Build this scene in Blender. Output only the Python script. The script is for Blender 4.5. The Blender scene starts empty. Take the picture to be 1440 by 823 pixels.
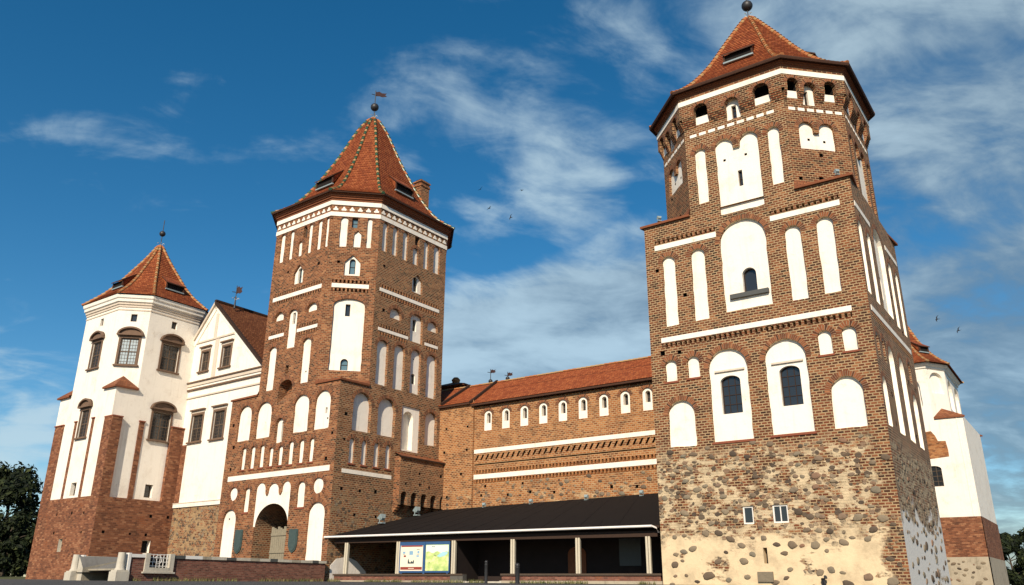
import bpy, math, random
from math import sin, cos, tan, pi, radians, sqrt, atan2, hypot
from mathutils import Vector, Matrix, noise
from mathutils.geometry import delaunay_2d_cdt

random.seed(7)
SC = bpy.context.scene
COL = SC.collection

# ------------------------------------------------------------------ camera
F_PX, PITCH, ROLL, EYE = 1140.77, radians(19.9628), radians(0.38175), 1.6
cam_d = bpy.data.cameras.new("camera")
cam_d.sensor_fit = 'HORIZONTAL'
cam_d.sensor_width = 36.0
cam_d.lens = F_PX / 1440.0 * 36.0
cam_d.clip_start, cam_d.clip_end = 0.1, 3000.0
cam = bpy.data.objects.new("camera", cam_d)
COL.objects.link(cam)
_fw = Vector((0, cos(PITCH), sin(PITCH)))
_up = Vector((0, -sin(PITCH), cos(PITCH)))
_rt = Vector((1, 0, 0))
rt_ = cos(ROLL) * _rt + sin(ROLL) * _up
up_ = cos(ROLL) * _up - sin(ROLL) * _rt
M = Matrix((rt_, up_, -_fw)).transposed().to_4x4()
M.translation = Vector((0, 0, EYE))
cam.matrix_world = M
SC.camera = cam
SC.render.resolution_x, SC.render.resolution_y = 1024, 585
SC.render.engine = 'CYCLES'

# ------------------------------------------------------------------ light
SUN_EL = radians(33)
SUN_AZ = (-0.240, -0.971)          # horizontal direction towards the sun
SUN_ROT = atan2(SUN_AZ[0], SUN_AZ[1])
sd = bpy.data.lights.new("sun", 'SUN')
sd.energy = 5.0
sd.angle = radians(0.5)
sd.color = (1.0, 0.865, 0.685)
sun = bpy.data.objects.new("sun", sd)
COL.objects.link(sun)
sv = Vector((SUN_AZ[0] * cos(SUN_EL), SUN_AZ[1] * cos(SUN_EL), sin(SUN_EL)))
sun.rotation_euler = sv.to_track_quat('Z', 'Y').to_euler()
sun.location = sv * 200

SC.view_settings.view_transform = 'Standard'
SC.view_settings.look = 'None'
SC.view_settings.exposure = 0.22
SC.view_settings.gamma = 1.0
SC.view_settings.use_curve_mapping = False


class NT:
    """small wrapper to write node trees"""
    def __init__(self, tree):
        self.t = tree
        self.n = tree.nodes
        for k in list(self.n):
            self.n.remove(k)

    def add(self, typ, ins=None, **kw):
        nd = self.n.new(typ)
        for k, v in kw.items():
            setattr(nd, k, v)
        for k, v in (ins or {}).items():
            self.put(nd.inputs[k], v)
        return nd

    def put(self, sock, v):
        if isinstance(v, bpy.types.NodeSocket):
            self.t.links.new(v, sock)
        elif isinstance(v, bpy.types.Node):
            self.t.links.new(v.outputs[0], sock)
        else:
            if sock.type == 'RGBA' and len(v) == 3:
                v = (*v, 1)
            sock.default_value = v

    def math(self, op, a, b=0.0, c=None, clamp=False):
        nd = self.n.new('ShaderNodeMath')
        nd.operation = op
        nd.use_clamp = clamp
        self.put(nd.inputs[0], a)
        self.put(nd.inputs[1], b)
        if c is not None:
            self.put(nd.inputs[2], c)
        return nd.outputs[0]

    def step(self, x, a, b):
        nd = self.n.new('ShaderNodeMapRange')
        nd.interpolation_type = 'SMOOTHSTEP'
        self.put(nd.inputs['Value'], x)
        nd.inputs['From Min'].default_value = a
        nd.inputs['From Max'].default_value = b
        return nd.outputs[0]

    def mix(self, f, a, b, mode='MIX'):
        nd = self.n.new('ShaderNodeMix')
        nd.data_type = 'RGBA'
        nd.blend_type = mode
        self.put(nd.inputs[0], f)
        self.put(nd.inputs[6], a)
        self.put(nd.inputs[7], b)
        return nd.outputs[2]

    def noise(self, vec, scale, detail=4, rough=0.55, dist=0.0):
        nd = self.add('ShaderNodeTexNoise', {'Scale': scale, 'Detail': detail, 'Roughness': rough, 'Distortion': dist})
        if vec is not None:
            self.put(nd.inputs['Vector'], vec)
        return nd.outputs[0]

    def ramp(self, f, stops, interp='LINEAR'):
        nd = self.n.new('ShaderNodeValToRGB')
        nd.color_ramp.interpolation = interp
        e = nd.color_ramp.elements
        while len(e) < len(stops):
            e.new(0.5)
        for k, (p, c) in zip(e, stops):
            k.position = p
            k.color = (*c, 1) if len(c) == 3 else c
        self.put(nd.inputs[0], f)
        return nd.outputs[0]

    def vmul(self, v, s):
        nd = self.add('ShaderNodeVectorMath', operation='MULTIPLY')
        self.put(nd.inputs[0], v)
        nd.inputs[1].default_value = s
        return nd.outputs[0]


# ------------------------------------------------------------------ world: sky with drifting clouds
CLX, CLY = 3.1, 1.7
world = bpy.data.worlds.new("World")
SC.world = world
world.use_nodes = True
w = NT(world.node_tree)
sky = w.add('ShaderNodeTexSky', sky_type='NISHITA', sun_disc=False)
sky.sun_elevation = SUN_EL
sky.sun_rotation = SUN_ROT
sky.altitude = 300
sky.air_density = 1.0
sky.dust_density = 0.3
sky.ozone_density = 2.6
hs = w.add('ShaderNodeHueSaturation', {'Saturation': 1.36, 'Hue': 0.492, 'Value': 1.12, 'Color': sky.outputs[0]})
dirv = w.add('ShaderNodeTexCoord').outputs['Generated']
sep = w.add('ShaderNodeSeparateXYZ', {0: dirv})
zz = w.math('ADD', w.math('MAXIMUM', sep.outputs[2], 0.0), 0.22)
cx = w.math('DIVIDE', sep.outputs[0], zz)
cy = w.math('DIVIDE', sep.outputs[1], zz)
cv = w.add('ShaderNodeCombineXYZ', {0: cx, 1: cy, 2: 0.0}).outputs[0]
ca = w.add('ShaderNodeMapping', {'Vector': cv})
ca.inputs['Rotation'].default_value = (0, 0, radians(-14))
ca.inputs['Location'].default_value = (CLX, CLY, 0.0)
cvr = ca.outputs[0]
n1 = w.noise(w.vmul(cvr, (0.95, 1.3, 1)), 2.5, 8, 0.55, 0.6)
n2 = w.noise(w.vmul(cvr, (0.85, 1.3, 1)), 7.0, 6, 0.60, 0.5)
nn = w.math('ADD', w.math('MULTIPLY', n1, 0.70), w.math('MULTIPLY', n2, 0.30))
# banks of cloud: direction, outer and inner cosine, strength
banks = [((0.062, 0.885, 0.462), 0.9940, 0.9995, 0.17), ((-0.012, 0.90, 0.432), 0.9970, 0.9999, 0.13),
         ((-0.03, 0.955, 0.245), 0.990, 0.9985, 0.36), ((0.16, 0.94, 0.27), 0.988, 0.9980, 0.36), ((0.07, 0.95, 0.265), 0.988, 0.9980, 0.36), ((0.15, 0.92, 0.33), 0.992, 0.9990, 0.20),
         ((-0.56, 0.82, 0.13), 0.990, 0.9985, 0.20), ((-0.66, 0.75, 0.15), 0.985, 0.9990, 0.20),
         ((0.55, 0.83, 0.12), 0.94, 0.985, 0.28), ((0.52, 0.79, 0.32), 0.945, 0.985, 0.20), ((0.50, 0.74, 0.46), 0.95, 0.985, 0.19), ((0.40, 0.72, 0.56), 0.965, 0.99, 0.15),
         ((-0.06, 0.81, 0.60), 0.984, 0.9990, 0.09), ((0.06, 0.84, 0.54), 0.984, 0.9990, 0.10)]
cov = None
for d, a, b, s in banks:
    dv = Vector(d).normalized()
    dt = w.add('ShaderNodeVectorMath', operation='DOT_PRODUCT')
    w.put(dt.inputs[0], dirv)
    dt.inputs[1].default_value = dv
    g = w.math('MULTIPLY', w.step(dt.outputs['Value'], a, b), s)
    cov = g if cov is None else w.math('MAXIMUM', cov, g)
dens = w.math('ADD', nn, cov)
alpha = w.math('MULTIPLY', w.step(dens, 0.55, 0.79), 0.74)
lit = w.step(w.math('ADD', w.math('MULTIPLY', sep.outputs[0], -0.62), w.math('MULTIPLY_ADD', nn, 1.8, w.math('MULTIPLY', sep.outputs[2], 0.35))), 0.50, 1.20)
ccol = w.mix(lit, (1.6, 2.3, 2.95), (5.6, 7.2, 8.0))
skyc = w.mix(alpha, hs.outputs[0], ccol)
bg = w.add('ShaderNodeBackground', {'Color': skyc, 'Strength': 0.085})
wo = w.add('ShaderNodeOutputWorld', {'Surface': bg.outputs[0]})

# ------------------------------------------------------------------ materials
MATS = {}


def material(name):
    m = bpy.data.materials.new(name)
    m.use_nodes = True
    t = NT(m.node_tree)
    MATS[name] = m
    return m, t


def finish(t, color, rough=0.85, bump=None, bstr=0.5, bdist=0.02, spec=0.25, **kw):
    p = t.add('ShaderNodeBsdfPrincipled', {'Base Color': color, 'Roughness': rough, 'Specular IOR Level': spec})
    for k, v in kw.items():
        t.put(p.inputs[k.replace('_', ' ')], v)
    if bump is not None:
        b = t.add('ShaderNodeBump', {'Strength': bstr, 'Distance': bdist, 'Height': bump})
        t.put(p.inputs['Normal'], b.outputs[0])
    t.add('ShaderNodeOutputMaterial', {'Surface': p.outputs[0]})
    return p


def brick_nodes(t, uv, stops, mortar, w_=0.32, h_=0.145, ms=0.018, tint=0.5, warp=0.012):
    """bricks whose colour is drawn brick by brick from a ramp; returns colour, mortar factor, per-brick value"""
    nz = t.add('ShaderNodeTexNoise', {'Scale': 3.0, 'Detail': 2})
    t.put(nz.inputs['Vector'], uv)
    off = t.add('ShaderNodeVectorMath', operation='MULTIPLY_ADD')
    t.put(off.inputs[0], nz.outputs['Color'])
    off.inputs[1].default_value = (warp, warp, 0)
    t.put(off.inputs[2], uv)
    br = t.add('ShaderNodeTexBrick', {'Vector': off.outputs[0], 'Color1': (0, 0, 0, 1), 'Color2': (1, 1, 1, 1), 'Mortar': (0.5, 0.5, 0.5, 1),
                                      'Scale': 1.0, 'Mortar Size': ms, 'Mortar Smooth': 0.3, 'Bias': 0.0, 'Brick Width': w_, 'Row Height': h_})
    br.offset = 0.5
    fine = t.noise(uv, 22.0, 3, 0.6)
    val = t.math('ADD', t.math('MULTIPLY_ADD', br.outputs['Color'], 0.95, 0.04), t.math('MULTIPLY', t.math('SUBTRACT', fine, 0.5), 0.4))
    big = t.noise(uv, 0.35, 5, 0.6)
    val2 = t.math('ADD', val, t.math('MULTIPLY', t.math('SUBTRACT', big, 0.5), tint))
    col = t.ramp(val2, stops)
    mcol = t.mix(t.noise(uv, 1.3, 4), mortar, tuple(0.62 * k for k in mortar))
    out = t.mix(br.outputs['Fac'], col, mcol)
    # repairs in a redder brick, then weathering in large blotches and runs
    rp = t.noise(t.vmul(uv, (0.9, 1.3, 1)), 0.55, 4, 0.7)
    red = t.mix(t.math('MULTIPLY', fine, 0.8), (0.20, 0.055, 0.020), (0.33, 0.115, 0.04))
    out = t.mix(t.math('MULTIPLY', t.step(rp, 0.60, 0.66), 0.62), out, t.mix(br.outputs['Fac'], red, mcol))
    soot = t.noise(uv, 0.9, 6, 0.7)
    out = t.mix(t.math('MULTIPLY', t.step(soot, 0.50, 0.70), 0.60), out, t.mix(0.75, out, (0.030, 0.020, 0.015)))
    crs = t.noise(t.vmul(uv, (0.28, 3.2, 1)), 1.0, 5, 0.65)
    out = t.mix(t.math('MULTIPLY', t.step(crs, 0.50, 0.70), 0.40), out, t.mix(0.7, out, (0.045, 0.026, 0.016)))
    lime = t.noise(t.vmul(uv, (1.0, 0.6, 1)), 1.4, 6, 0.72)
    out = t.mix(t.math('MULTIPLY', t.step(lime, 0.62, 0.76), 0.30), out, mcol)
    run = t.noise(t.vmul(uv, (1.6, 0.22, 1)), 1.0, 5, 0.65)
    out = t.mix(t.math('MULTIPLY', t.step(run, 0.55, 0.82), 0.38), out, t.mix(0.5, out, (0.035, 0.022, 0.015)))
    return out, br.outputs['Fac'], val2, fine


def uvnode(t):
    return t.add('ShaderNodeUVMap').outputs[0]


def brick_mat(name, stops, mortar, tint=0.5, w_=0.32, h_=0.145, ms=0.018, bstr=0.7):
    m, t = material(name)
    uv = uvnode(t)
    c, f, v, fine = brick_nodes(t, uv, stops, mortar, w_, h_, ms, tint)
    hgt = t.math('ADD', t.math('MULTIPLY', t.math('SUBTRACT', 1.0, f), 0.8), t.math('MULTIPLY', fine, 0.35))
    finish(t, c, 0.9, hgt, bstr, 0.02)
    return m


ST_RT = [(0.0, (0.022, 0.011, 0.008)), (0.22, (0.070, 0.022, 0.011)), (0.55, (0.140, 0.040, 0.017)), (0.8, (0.195, 0.060, 0.025)), (1.0, (0.29, 0.12, 0.05))]
ST_MT = [(0.0, (0.045, 0.019, 0.012)), (0.2, (0.120, 0.039, 0.018)), (0.55, (0.215, 0.069, 0.027)), (0.8, (0.28, 0.096, 0.038)), (1.0, (0.37, 0.165, 0.072))]
ST_CW = [(0.0, (0.12, 0.042, 0.018)), (0.3, (0.25, 0.083, 0.028)), (0.6, (0.335, 0.118, 0.038)), (1.0, (0.43, 0.195, 0.075))]
ST_LT = [(0.0, (0.115, 0.042, 0.022)), (0.35, (0.19, 0.070, 0.033)), (0.7, (0.25, 0.096, 0.045)), (1.0, (0.34, 0.16, 0.08))]
ST_WALL = [(0.0, (0.10, 0.040, 0.030)), (0.5, (0.18, 0.062, 0.042)), (1.0, (0.26, 0.11, 0.075))]
brick_mat('dark_brick', ST_RT, (0.43, 0.29, 0.155), 0.8, 0.29, 0.13, 0.022)
brick_mat('brown_brick', ST_MT, (0.40, 0.255, 0.14), 0.8, 0.27, 0.125, 0.018)
brick_mat('orange_brick', ST_CW, (0.44, 0.25, 0.115), 0.7, 0.28, 0.125, 0.018)
brick_mat('red_brick', ST_LT, (0.26, 0.13, 0.08), 0.35, 0.30, 0.13, 0.012)
brick_mat('parapet_brick', ST_WALL, (0.24, 0.15, 0.11), 0.35, 0.25, 0.085, 0.012)
brick_mat('arch_brick', ST_MT, (0.34, 0.23, 0.14), 0.4, 0.10, 0.34, 0.014)


def stone_mix(name, stops, mortar, plaster, edge_lo, edge_hi, plaster_top, quoin=None, small=0.5, white=None, bricky=0.55, ms=0.03):
    """brick above; below it courses of brick and field stone in a wide mortar bed, then plaster with patches of brick showing through"""
    m, t = material(name)
    uv = uvnode(t)
    sp = t.add('ShaderNodeSeparateXYZ', {0: uv})
    u, v = sp.outputs[0], sp.outputs[1]
    bc, bf, bv, fine = brick_nodes(t, uv, stops, mortar, 0.29, 0.13, ms, 0.7)
    wob = t.noise(uv, 0.5, 5, 0.62)
    wobc = t.math('SUBTRACT', wob, 0.5)
    pat = t.noise(t.vmul(uv, (0.75, 1.5, 1)), 1.7, 5, 0.7)
    pat2 = t.noise(t.vmul(uv, (0.7, 1.1, 1)), 0.55, 5, 0.65)
    pcol = t.ramp(t.noise(uv, 0.8, 7, 0.68), [(0.28, tuple(0.62 * k for k in plaster)), (0.5, plaster), (0.72, tuple(min(1, 1.15 * k) for k in plaster))])
    mcol = t.ramp(t.noise(uv, 1.6, 6, 0.7), [(0.3, tuple(0.46 * k for k in plaster)), (0.48, tuple(0.76 * k for k in plaster)), (0.7, tuple(0.98 * k for k in plaster))])
    # small stones of the mixed courses
    wv = t.add('ShaderNodeVectorMath', operation='MULTIPLY_ADD')
    nzc = t.add('ShaderNodeTexNoise', {'Scale': 3.5, 'Detail': 3})
    t.put(nzc.inputs['Vector'], uv)
    t.put(wv.inputs[0], nzc.outputs['Color'])
    wv.inputs[1].default_value = (0.22, 0.16, 0)
    t.put(wv.inputs[2], t.vmul(uv, (1.0, 1.3, 1)))
    vo = t.add('ShaderNodeTexVoronoi', {'Scale': 3.4, 'Randomness': 1.0})
    t.put(vo.inputs['Vector'], wv.outputs[0])
    rnd = t.add('ShaderNodeSeparateColor', {0: vo.outputs['Color']})
    rad = t.math('MULTIPLY_ADD', rnd.outputs[0], 0.40, 0.15)
    stn = t.step(t.math('SUBTRACT', vo.outputs['Distance'], rad), 0.05, -0.03)
    stn = t.math('MULTIPLY', stn, t.step(rnd.outputs[1], 1.0 - small, 1.02 - small))
    scol = t.ramp(rnd.outputs[2], [(0.0, (0.07, 0.05, 0.037)), (0.35, (0.19, 0.14, 0.09)), (0.7, (0.31, 0.25, 0.17)), (1.0, (0.26, 0.14, 0.08))])
    scol = t.mix(t.math('MULTIPLY', fine, 0.6), scol, (0.10, 0.075, 0.055))
    zone = t.step(t.math('ADD', v, t.math('MULTIPLY', wobc, 3.0)), edge_hi, edge_lo)
    # how much brick shows: patches between the mortar
    isb = t.step(t.math('ADD', pat, t.math('MULTIPLY', wobc, 0.35)), bricky + 0.03, bricky - 0.05)
    mixc = t.mix(isb, mcol, bc)
    mixc = t.mix(stn, mixc, scol)
    pz = t.step(t.math('ADD', v, t.math('MULTIPLY', wobc, 4.5)), plaster_top + 0.35, plaster_top - 0.35)
    pz = t.math('MULTIPLY', pz, t.step(pat2, 0.37, 0.42))
    if quoin is not None:
        q = t.step(t.math('ADD', u, t.math('MULTIPLY', t.math('SUBTRACT', pat2, 0.5), 3.0)), quoin, quoin + 0.4)
        pz = t.math('MULTIPLY', pz, t.math('SUBTRACT', 1.0, q))
        zone = t.math('MULTIPLY', zone, t.math('SUBTRACT', 1.0, t.math('MULTIPLY', q, t.step(pat, 0.40, 0.55))))
    if white is not None:
        wm = t.step(t.math('ADD', v, t.math('MULTIPLY', wobc, 7.0)), white + 0.4, white - 0.4)
        pcol = t.mix(wm, mcol, (0.66, 0.63, 0.58))
    low = t.mix(pz, mixc, pcol)
    col = t.mix(zone, bc, low)
    nopl = t.math('SUBTRACT', 1.0, t.math('MULTIPLY', pz, zone))
    hgt = t.math('MULTIPLY', t.math('MULTIPLY', t.math('SUBTRACT', 1.0, bf), 0.5), nopl)
    hgt = t.math('ADD', hgt, t.math('MULTIPLY', t.noise(uv, 5.0, 5, 0.7), 0.7))
    hgt = t.math('ADD', hgt, t.math('MULTIPLY', t.math('MULTIPLY', t.math('MULTIPLY', stn, zone), nopl), 1.4))
    finish(t, col, 0.92, hgt, 0.8, 0.03)
    return m


stone_mix('dark_brick_on_stone', ST_RT, (0.46, 0.32, 0.175), (0.66, 0.515, 0.325), 7.5, 8.5, 3.9, quoin=10.2, small=.8, bricky=.515, ms=.028)
stone_mix('dark_brick_on_whitewash', ST_RT, (0.40, 0.29, 0.18), (0.44, 0.34, 0.22), 7.6, 8.4, 4.8, small=.75, white=5.0, bricky=.5, ms=.03)
stone_mix('brown_brick_on_stone', ST_MT, (0.40, 0.28, 0.16), (0.34, 0.22, 0.12), 6.6, 8.4, -9, small=.7, bricky=.56, ms=.026)
stone_mix('orange_brick_on_stone', ST_CW, (0.52, 0.34, 0.18), (0.56, 0.38, 0.21), 7.6, 8.7, -9, small=.35, bricky=.60, ms=.026)
stone_mix('rubble_stone', ST_MT, (0.44, 0.30, 0.17), (0.42, 0.28, 0.15), 10, 12, -9, small=.7, bricky=.5, ms=.026)


def plaster_mat(name, base, dirt, rough=0.85, amt=0.5):
    m, t = material(name)
    uv = uvnode(t)
    g = t.add('ShaderNodeTexCoord').outputs['Object']
    run = t.noise(t.vmul(uv, (2.6, 0.16, 1)), 1.3, 6, 0.65)
    blot = t.noise(g, 0.7, 7, 0.68)
    patch = t.noise(g, 2.3, 5, 0.7)
    f = t.math('MULTIPLY_ADD', t.step(run, 0.5, 0.78), 0.6, t.math('MULTIPLY', t.step(blot, 0.48, 0.75), 0.55))
    f = t.math('ADD', f, t.math('MULTIPLY', t.step(patch, 0.60, 0.66), 0.22))
    crack = t.add('ShaderNodeTexVoronoi', {'Scale': 1.1}, feature='DISTANCE_TO_EDGE')
    wv = t.add('ShaderNodeVectorMath', operation='MULTIPLY_ADD')
    nz = t.add('ShaderNodeTexNoise', {'Scale': 2.0, 'Detail': 4})
    t.put(nz.inputs['Vector'], g)
    t.put(wv.inputs[0], nz.outputs['Color'])
    wv.inputs[1].default_value = (0.5, 0.5, 0.5)
    t.put(wv.inputs[2], g)
    t.put(crack.inputs['Vector'], wv.outputs[0])
    ck = t.math('MULTIPLY', t.step(crack.outputs[0], 0.012, 0.0), t.step(blot, 0.5, 0.6))
    f = t.math('ADD', t.math('MULTIPLY', f, amt), t.math('MULTIPLY', ck, 0.5), clamp=True)
    bmp = t.math('ADD', t.noise(g, 9.0, 4), t.math('MULTIPLY', t.noise(g, 1.2, 3), 2.5))
    finish(t, t.mix(f, base, dirt), rough, bmp, 0.35, 0.025)
    return m


plaster_mat('white_plaster', (0.85, 0.79, 0.69), (0.50, 0.41, 0.31), amt=0.62)
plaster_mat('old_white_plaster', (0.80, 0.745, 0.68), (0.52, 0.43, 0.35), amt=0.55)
plaster_mat('cream_trim', (0.62, 0.53, 0.43), (0.40, 0.31, 0.22), amt=0.6)
plaster_mat('grey_stone', (0.34, 0.30, 0.23), (0.16, 0.14, 0.105), amt=0.9)
plaster_mat('pale_stone', (0.50, 0.46, 0.38), (0.26, 0.22, 0.17), amt=0.8)
plaster_mat('ramp_board', (0.15, 0.145, 0.135), (0.06, 0.055, 0.05), amt=1.0)
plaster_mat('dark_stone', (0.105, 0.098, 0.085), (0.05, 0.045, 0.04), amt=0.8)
plaster_mat('foot_stone', (0.40, 0.34, 0.25), (0.15, 0.12, 0.08), amt=1.0)


def tile_mat(name, c0, c1, c2):
    m, t = material(name)
    uv = uvnode(t)
    br = t.add('ShaderNodeTexBrick', {'Vector': uv, 'Color1': (0, 0, 0, 1), 'Color2': (1, 1, 1, 1), 'Mortar': (0, 0, 0, 1), 'Scale': 1.0,
                                      'Mortar Size': 0.012, 'Mortar Smooth': 0.4, 'Brick Width': 0.2, 'Row Height': 0.26})
    br.offset = 0.5
    big = t.noise(uv, 0.5, 5, 0.65)
    f = t.math('ADD', t.math('MULTIPLY', br.outputs['Color'], 0.6), t.math('MULTIPLY', big, 0.5))
    col = t.ramp(f, [(0.1, c0), (0.5, c1), (0.9, c2)])
    col = t.mix(t.math('MULTIPLY', br.outputs['Fac'], 0.8), col, tuple(0.3 * k for k in c0))
    stain = t.step(t.noise(t.vmul(uv, (1.5, 0.3, 1)), 0.9, 5, 0.65), 0.55, 0.8)
    col = t.mix(t.math('MULTIPLY', stain, 0.5), col, tuple(0.45 * k for k in c0))
    h = t.math('SUBTRACT', 1.0, br.outputs['Fac'])
    finish(t, col, 0.75, t.math('ADD', h, t.math('MULTIPLY', br.outputs['Color'], 0.4)), 0.6, 0.02)
    return m


tile_mat('roof_tile', (0.15, 0.036, 0.013), (0.26, 0.062, 0.019), (0.36, 0.110, 0.036))
tile_mat('brown_roof_tile', (0.14, 0.050, 0.022), (0.23, 0.080, 0.034), (0.32, 0.13, 0.055))


def plain(name, color, rough=0.7, var=0.35, scale=6.0, spec=0.3, **kw):
    m, t = material(name)
    g = t.add('ShaderNodeTexCoord').outputs['Object']
    n = t.noise(g, scale, 4, 0.6)
    c = t.mix(n, tuple(k * (1 - var) for k in color), tuple(min(1, k * (1 + var)) for k in color))
    finish(t, c, rough, n, 0.2, 0.01, spec, **kw)
    return m


plain('ridge_orange', (0.35, 0.130, 0.046), 0.8, 0.4)
plain('ridge_cream', (0.36, 0.215, 0.095), 0.7, 0.4)
plain('ridge_green', (0.035, 0.095, 0.05), 0.35, 0.4, spec=0.6)
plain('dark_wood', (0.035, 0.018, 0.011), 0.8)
plain('eave_wood', (0.060, 0.026, 0.015), 0.85)
plain('cornice_brick', (0.20, 0.068, 0.030), 0.9, 0.4, 5)
plain('frame_wood', (0.105, 0.072, 0.048), 0.7)
plain('hood_stone', (0.16, 0.10, 0.066), 0.85)
plain('door_wood', (0.25, 0.215, 0.15), 0.8)
plain('black_metal', (0.022, 0.022, 0.024), 0.5, spec=0.5)
plain('copper_green', (0.10, 0.20, 0.16), 0.6)
plain('lamp_grey', (0.24, 0.30, 0.31), 0.45, spec=0.5)
plain('plaque_green', (0.050, 0.075, 0.070), 0.5, spec=0.45)
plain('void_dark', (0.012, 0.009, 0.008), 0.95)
plain('post_paint', (0.52, 0.46, 0.35), 0.75, 0.2, 14)
plain('gutter_white', (0.74, 0.70, 0.66), 0.6, 0.08)
plain('felt_roof', (0.013, 0.0105, 0.010), 0.95, 0.08, 0.7, 0.1)
plain('step_wood', (0.075, 0.052, 0.036), 0.8)
plain('sill_brick', (0.24, 0.075, 0.040), 0.9)
plain('white_paint', (0.72, 0.70, 0.66), 0.6, 0.08)
plain('blue_paint', (0.030, 0.085, 0.20), 0.5, 0.15)
plain('poster_cream', (0.78, 0.70, 0.55), 0.5, 0.08, 3)
plain('poster_red', (0.26, 0.045, 0.030), 0.5, 0.1)
plain('poster_blue', (0.22, 0.38, 0.52), 0.5, 0.2)
plain('poster_ink', (0.05, 0.07, 0.07), 0.5, 0.2)
plain('map_sky', (0.70, 0.78, 0.66), 0.5, 0.1, 2.5)
plain('map_lake', (0.36, 0.60, 0.66), 0.5, 0.1)
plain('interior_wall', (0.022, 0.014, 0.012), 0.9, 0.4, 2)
plain('panel_grey', (0.075, 0.078, 0.074), 0.6, 0.15)
plain('bird_dark', (0.02, 0.02, 0.025), 0.8)
plain('rust_vane', (0.055, 0.025, 0.022), 0.6)
m, t = material('map_green')
g = t.add('ShaderNodeTexCoord').outputs['Object']
finish(t, t.ramp(t.noise(g, 2.6, 5, 0.6), [(0.3, (0.30, 0.46, 0.16)), (0.5, (0.52, 0.62, 0.22)), (0.7, (0.78, 0.78, 0.45))]), 0.5)
m, t = material('window_glass')
finish(t, (0.022, 0.025, 0.028), 0.12, spec=0.6)
m, t = material('pale_window_glass')
g = t.add('ShaderNodeTexCoord').outputs['Object']
finish(t, t.mix(t.noise(g, 3.5, 3), (0.30, 0.36, 0.38), (0.50, 0.56, 0.56)), 0.15, spec=0.6)
m, t = material('sky_glass')
finish(t, (0.10, 0.17, 0.20), 0.1, spec=0.8)
m, t = material('field_stone')
rpi = t.add('ShaderNodeNewGeometry').outputs['Random Per Island']
g = t.add('ShaderNodeTexCoord').outputs['Object']
c = t.ramp(rpi, [(0.0, (0.085, 0.062, 0.045)), (0.3, (0.19, 0.135, 0.09)), (0.6, (0.29, 0.225, 0.15)), (0.85, (0.23, 0.195, 0.14)), (1.0, (0.28, 0.15, 0.09))])
n = t.noise(g, 7, 5, 0.65)
finish(t, t.mix(n, c, t.mix(0.5, c, (0.02, 0.02, 0.018))), 0.9, n, 0.6, 0.03)
for nm, cs in (('leaf_dark', [(0.0, (0.005, 0.008, 0.004)), (0.5, (0.012, 0.019, 0.007)), (0.9, (0.026, 0.036, 0.011)), (1.0, (0.05, 0.06, 0.018))]),):
    m, t = material(nm)
    rpi = t.add('ShaderNodeNewGeometry').outputs['Random Per Island']
    finish(t, t.ramp(rpi, cs), 0.75, spec=0.2)
plain('bark', (0.06, 0.045, 0.032), 0.9)
m, t = material('asphalt')
g = t.add('ShaderNodeTexCoord').outputs['Object']
n = t.noise(g, 0.5, 7, 0.65)
n3 = t.noise(g, 14, 4, 0.7)
finish(t, t.mix(n, (0.050, 0.050, 0.052), (0.085, 0.082, 0.078)), 0.9, n3, 0.4, 0.02)
m, t = material('earth_grass')
g = t.add('ShaderNodeTexCoord').outputs['Object']
n = t.noise(g, 0.7, 7, 0.7)
finish(t, t.ramp(n, [(0.3, (0.05, 0.065, 0.02)), (0.55, (0.10, 0.095, 0.04)), (0.75, (0.19, 0.15, 0.09))]), 0.95, t.noise(g, 8, 5), 0.7, 0.06)


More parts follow.
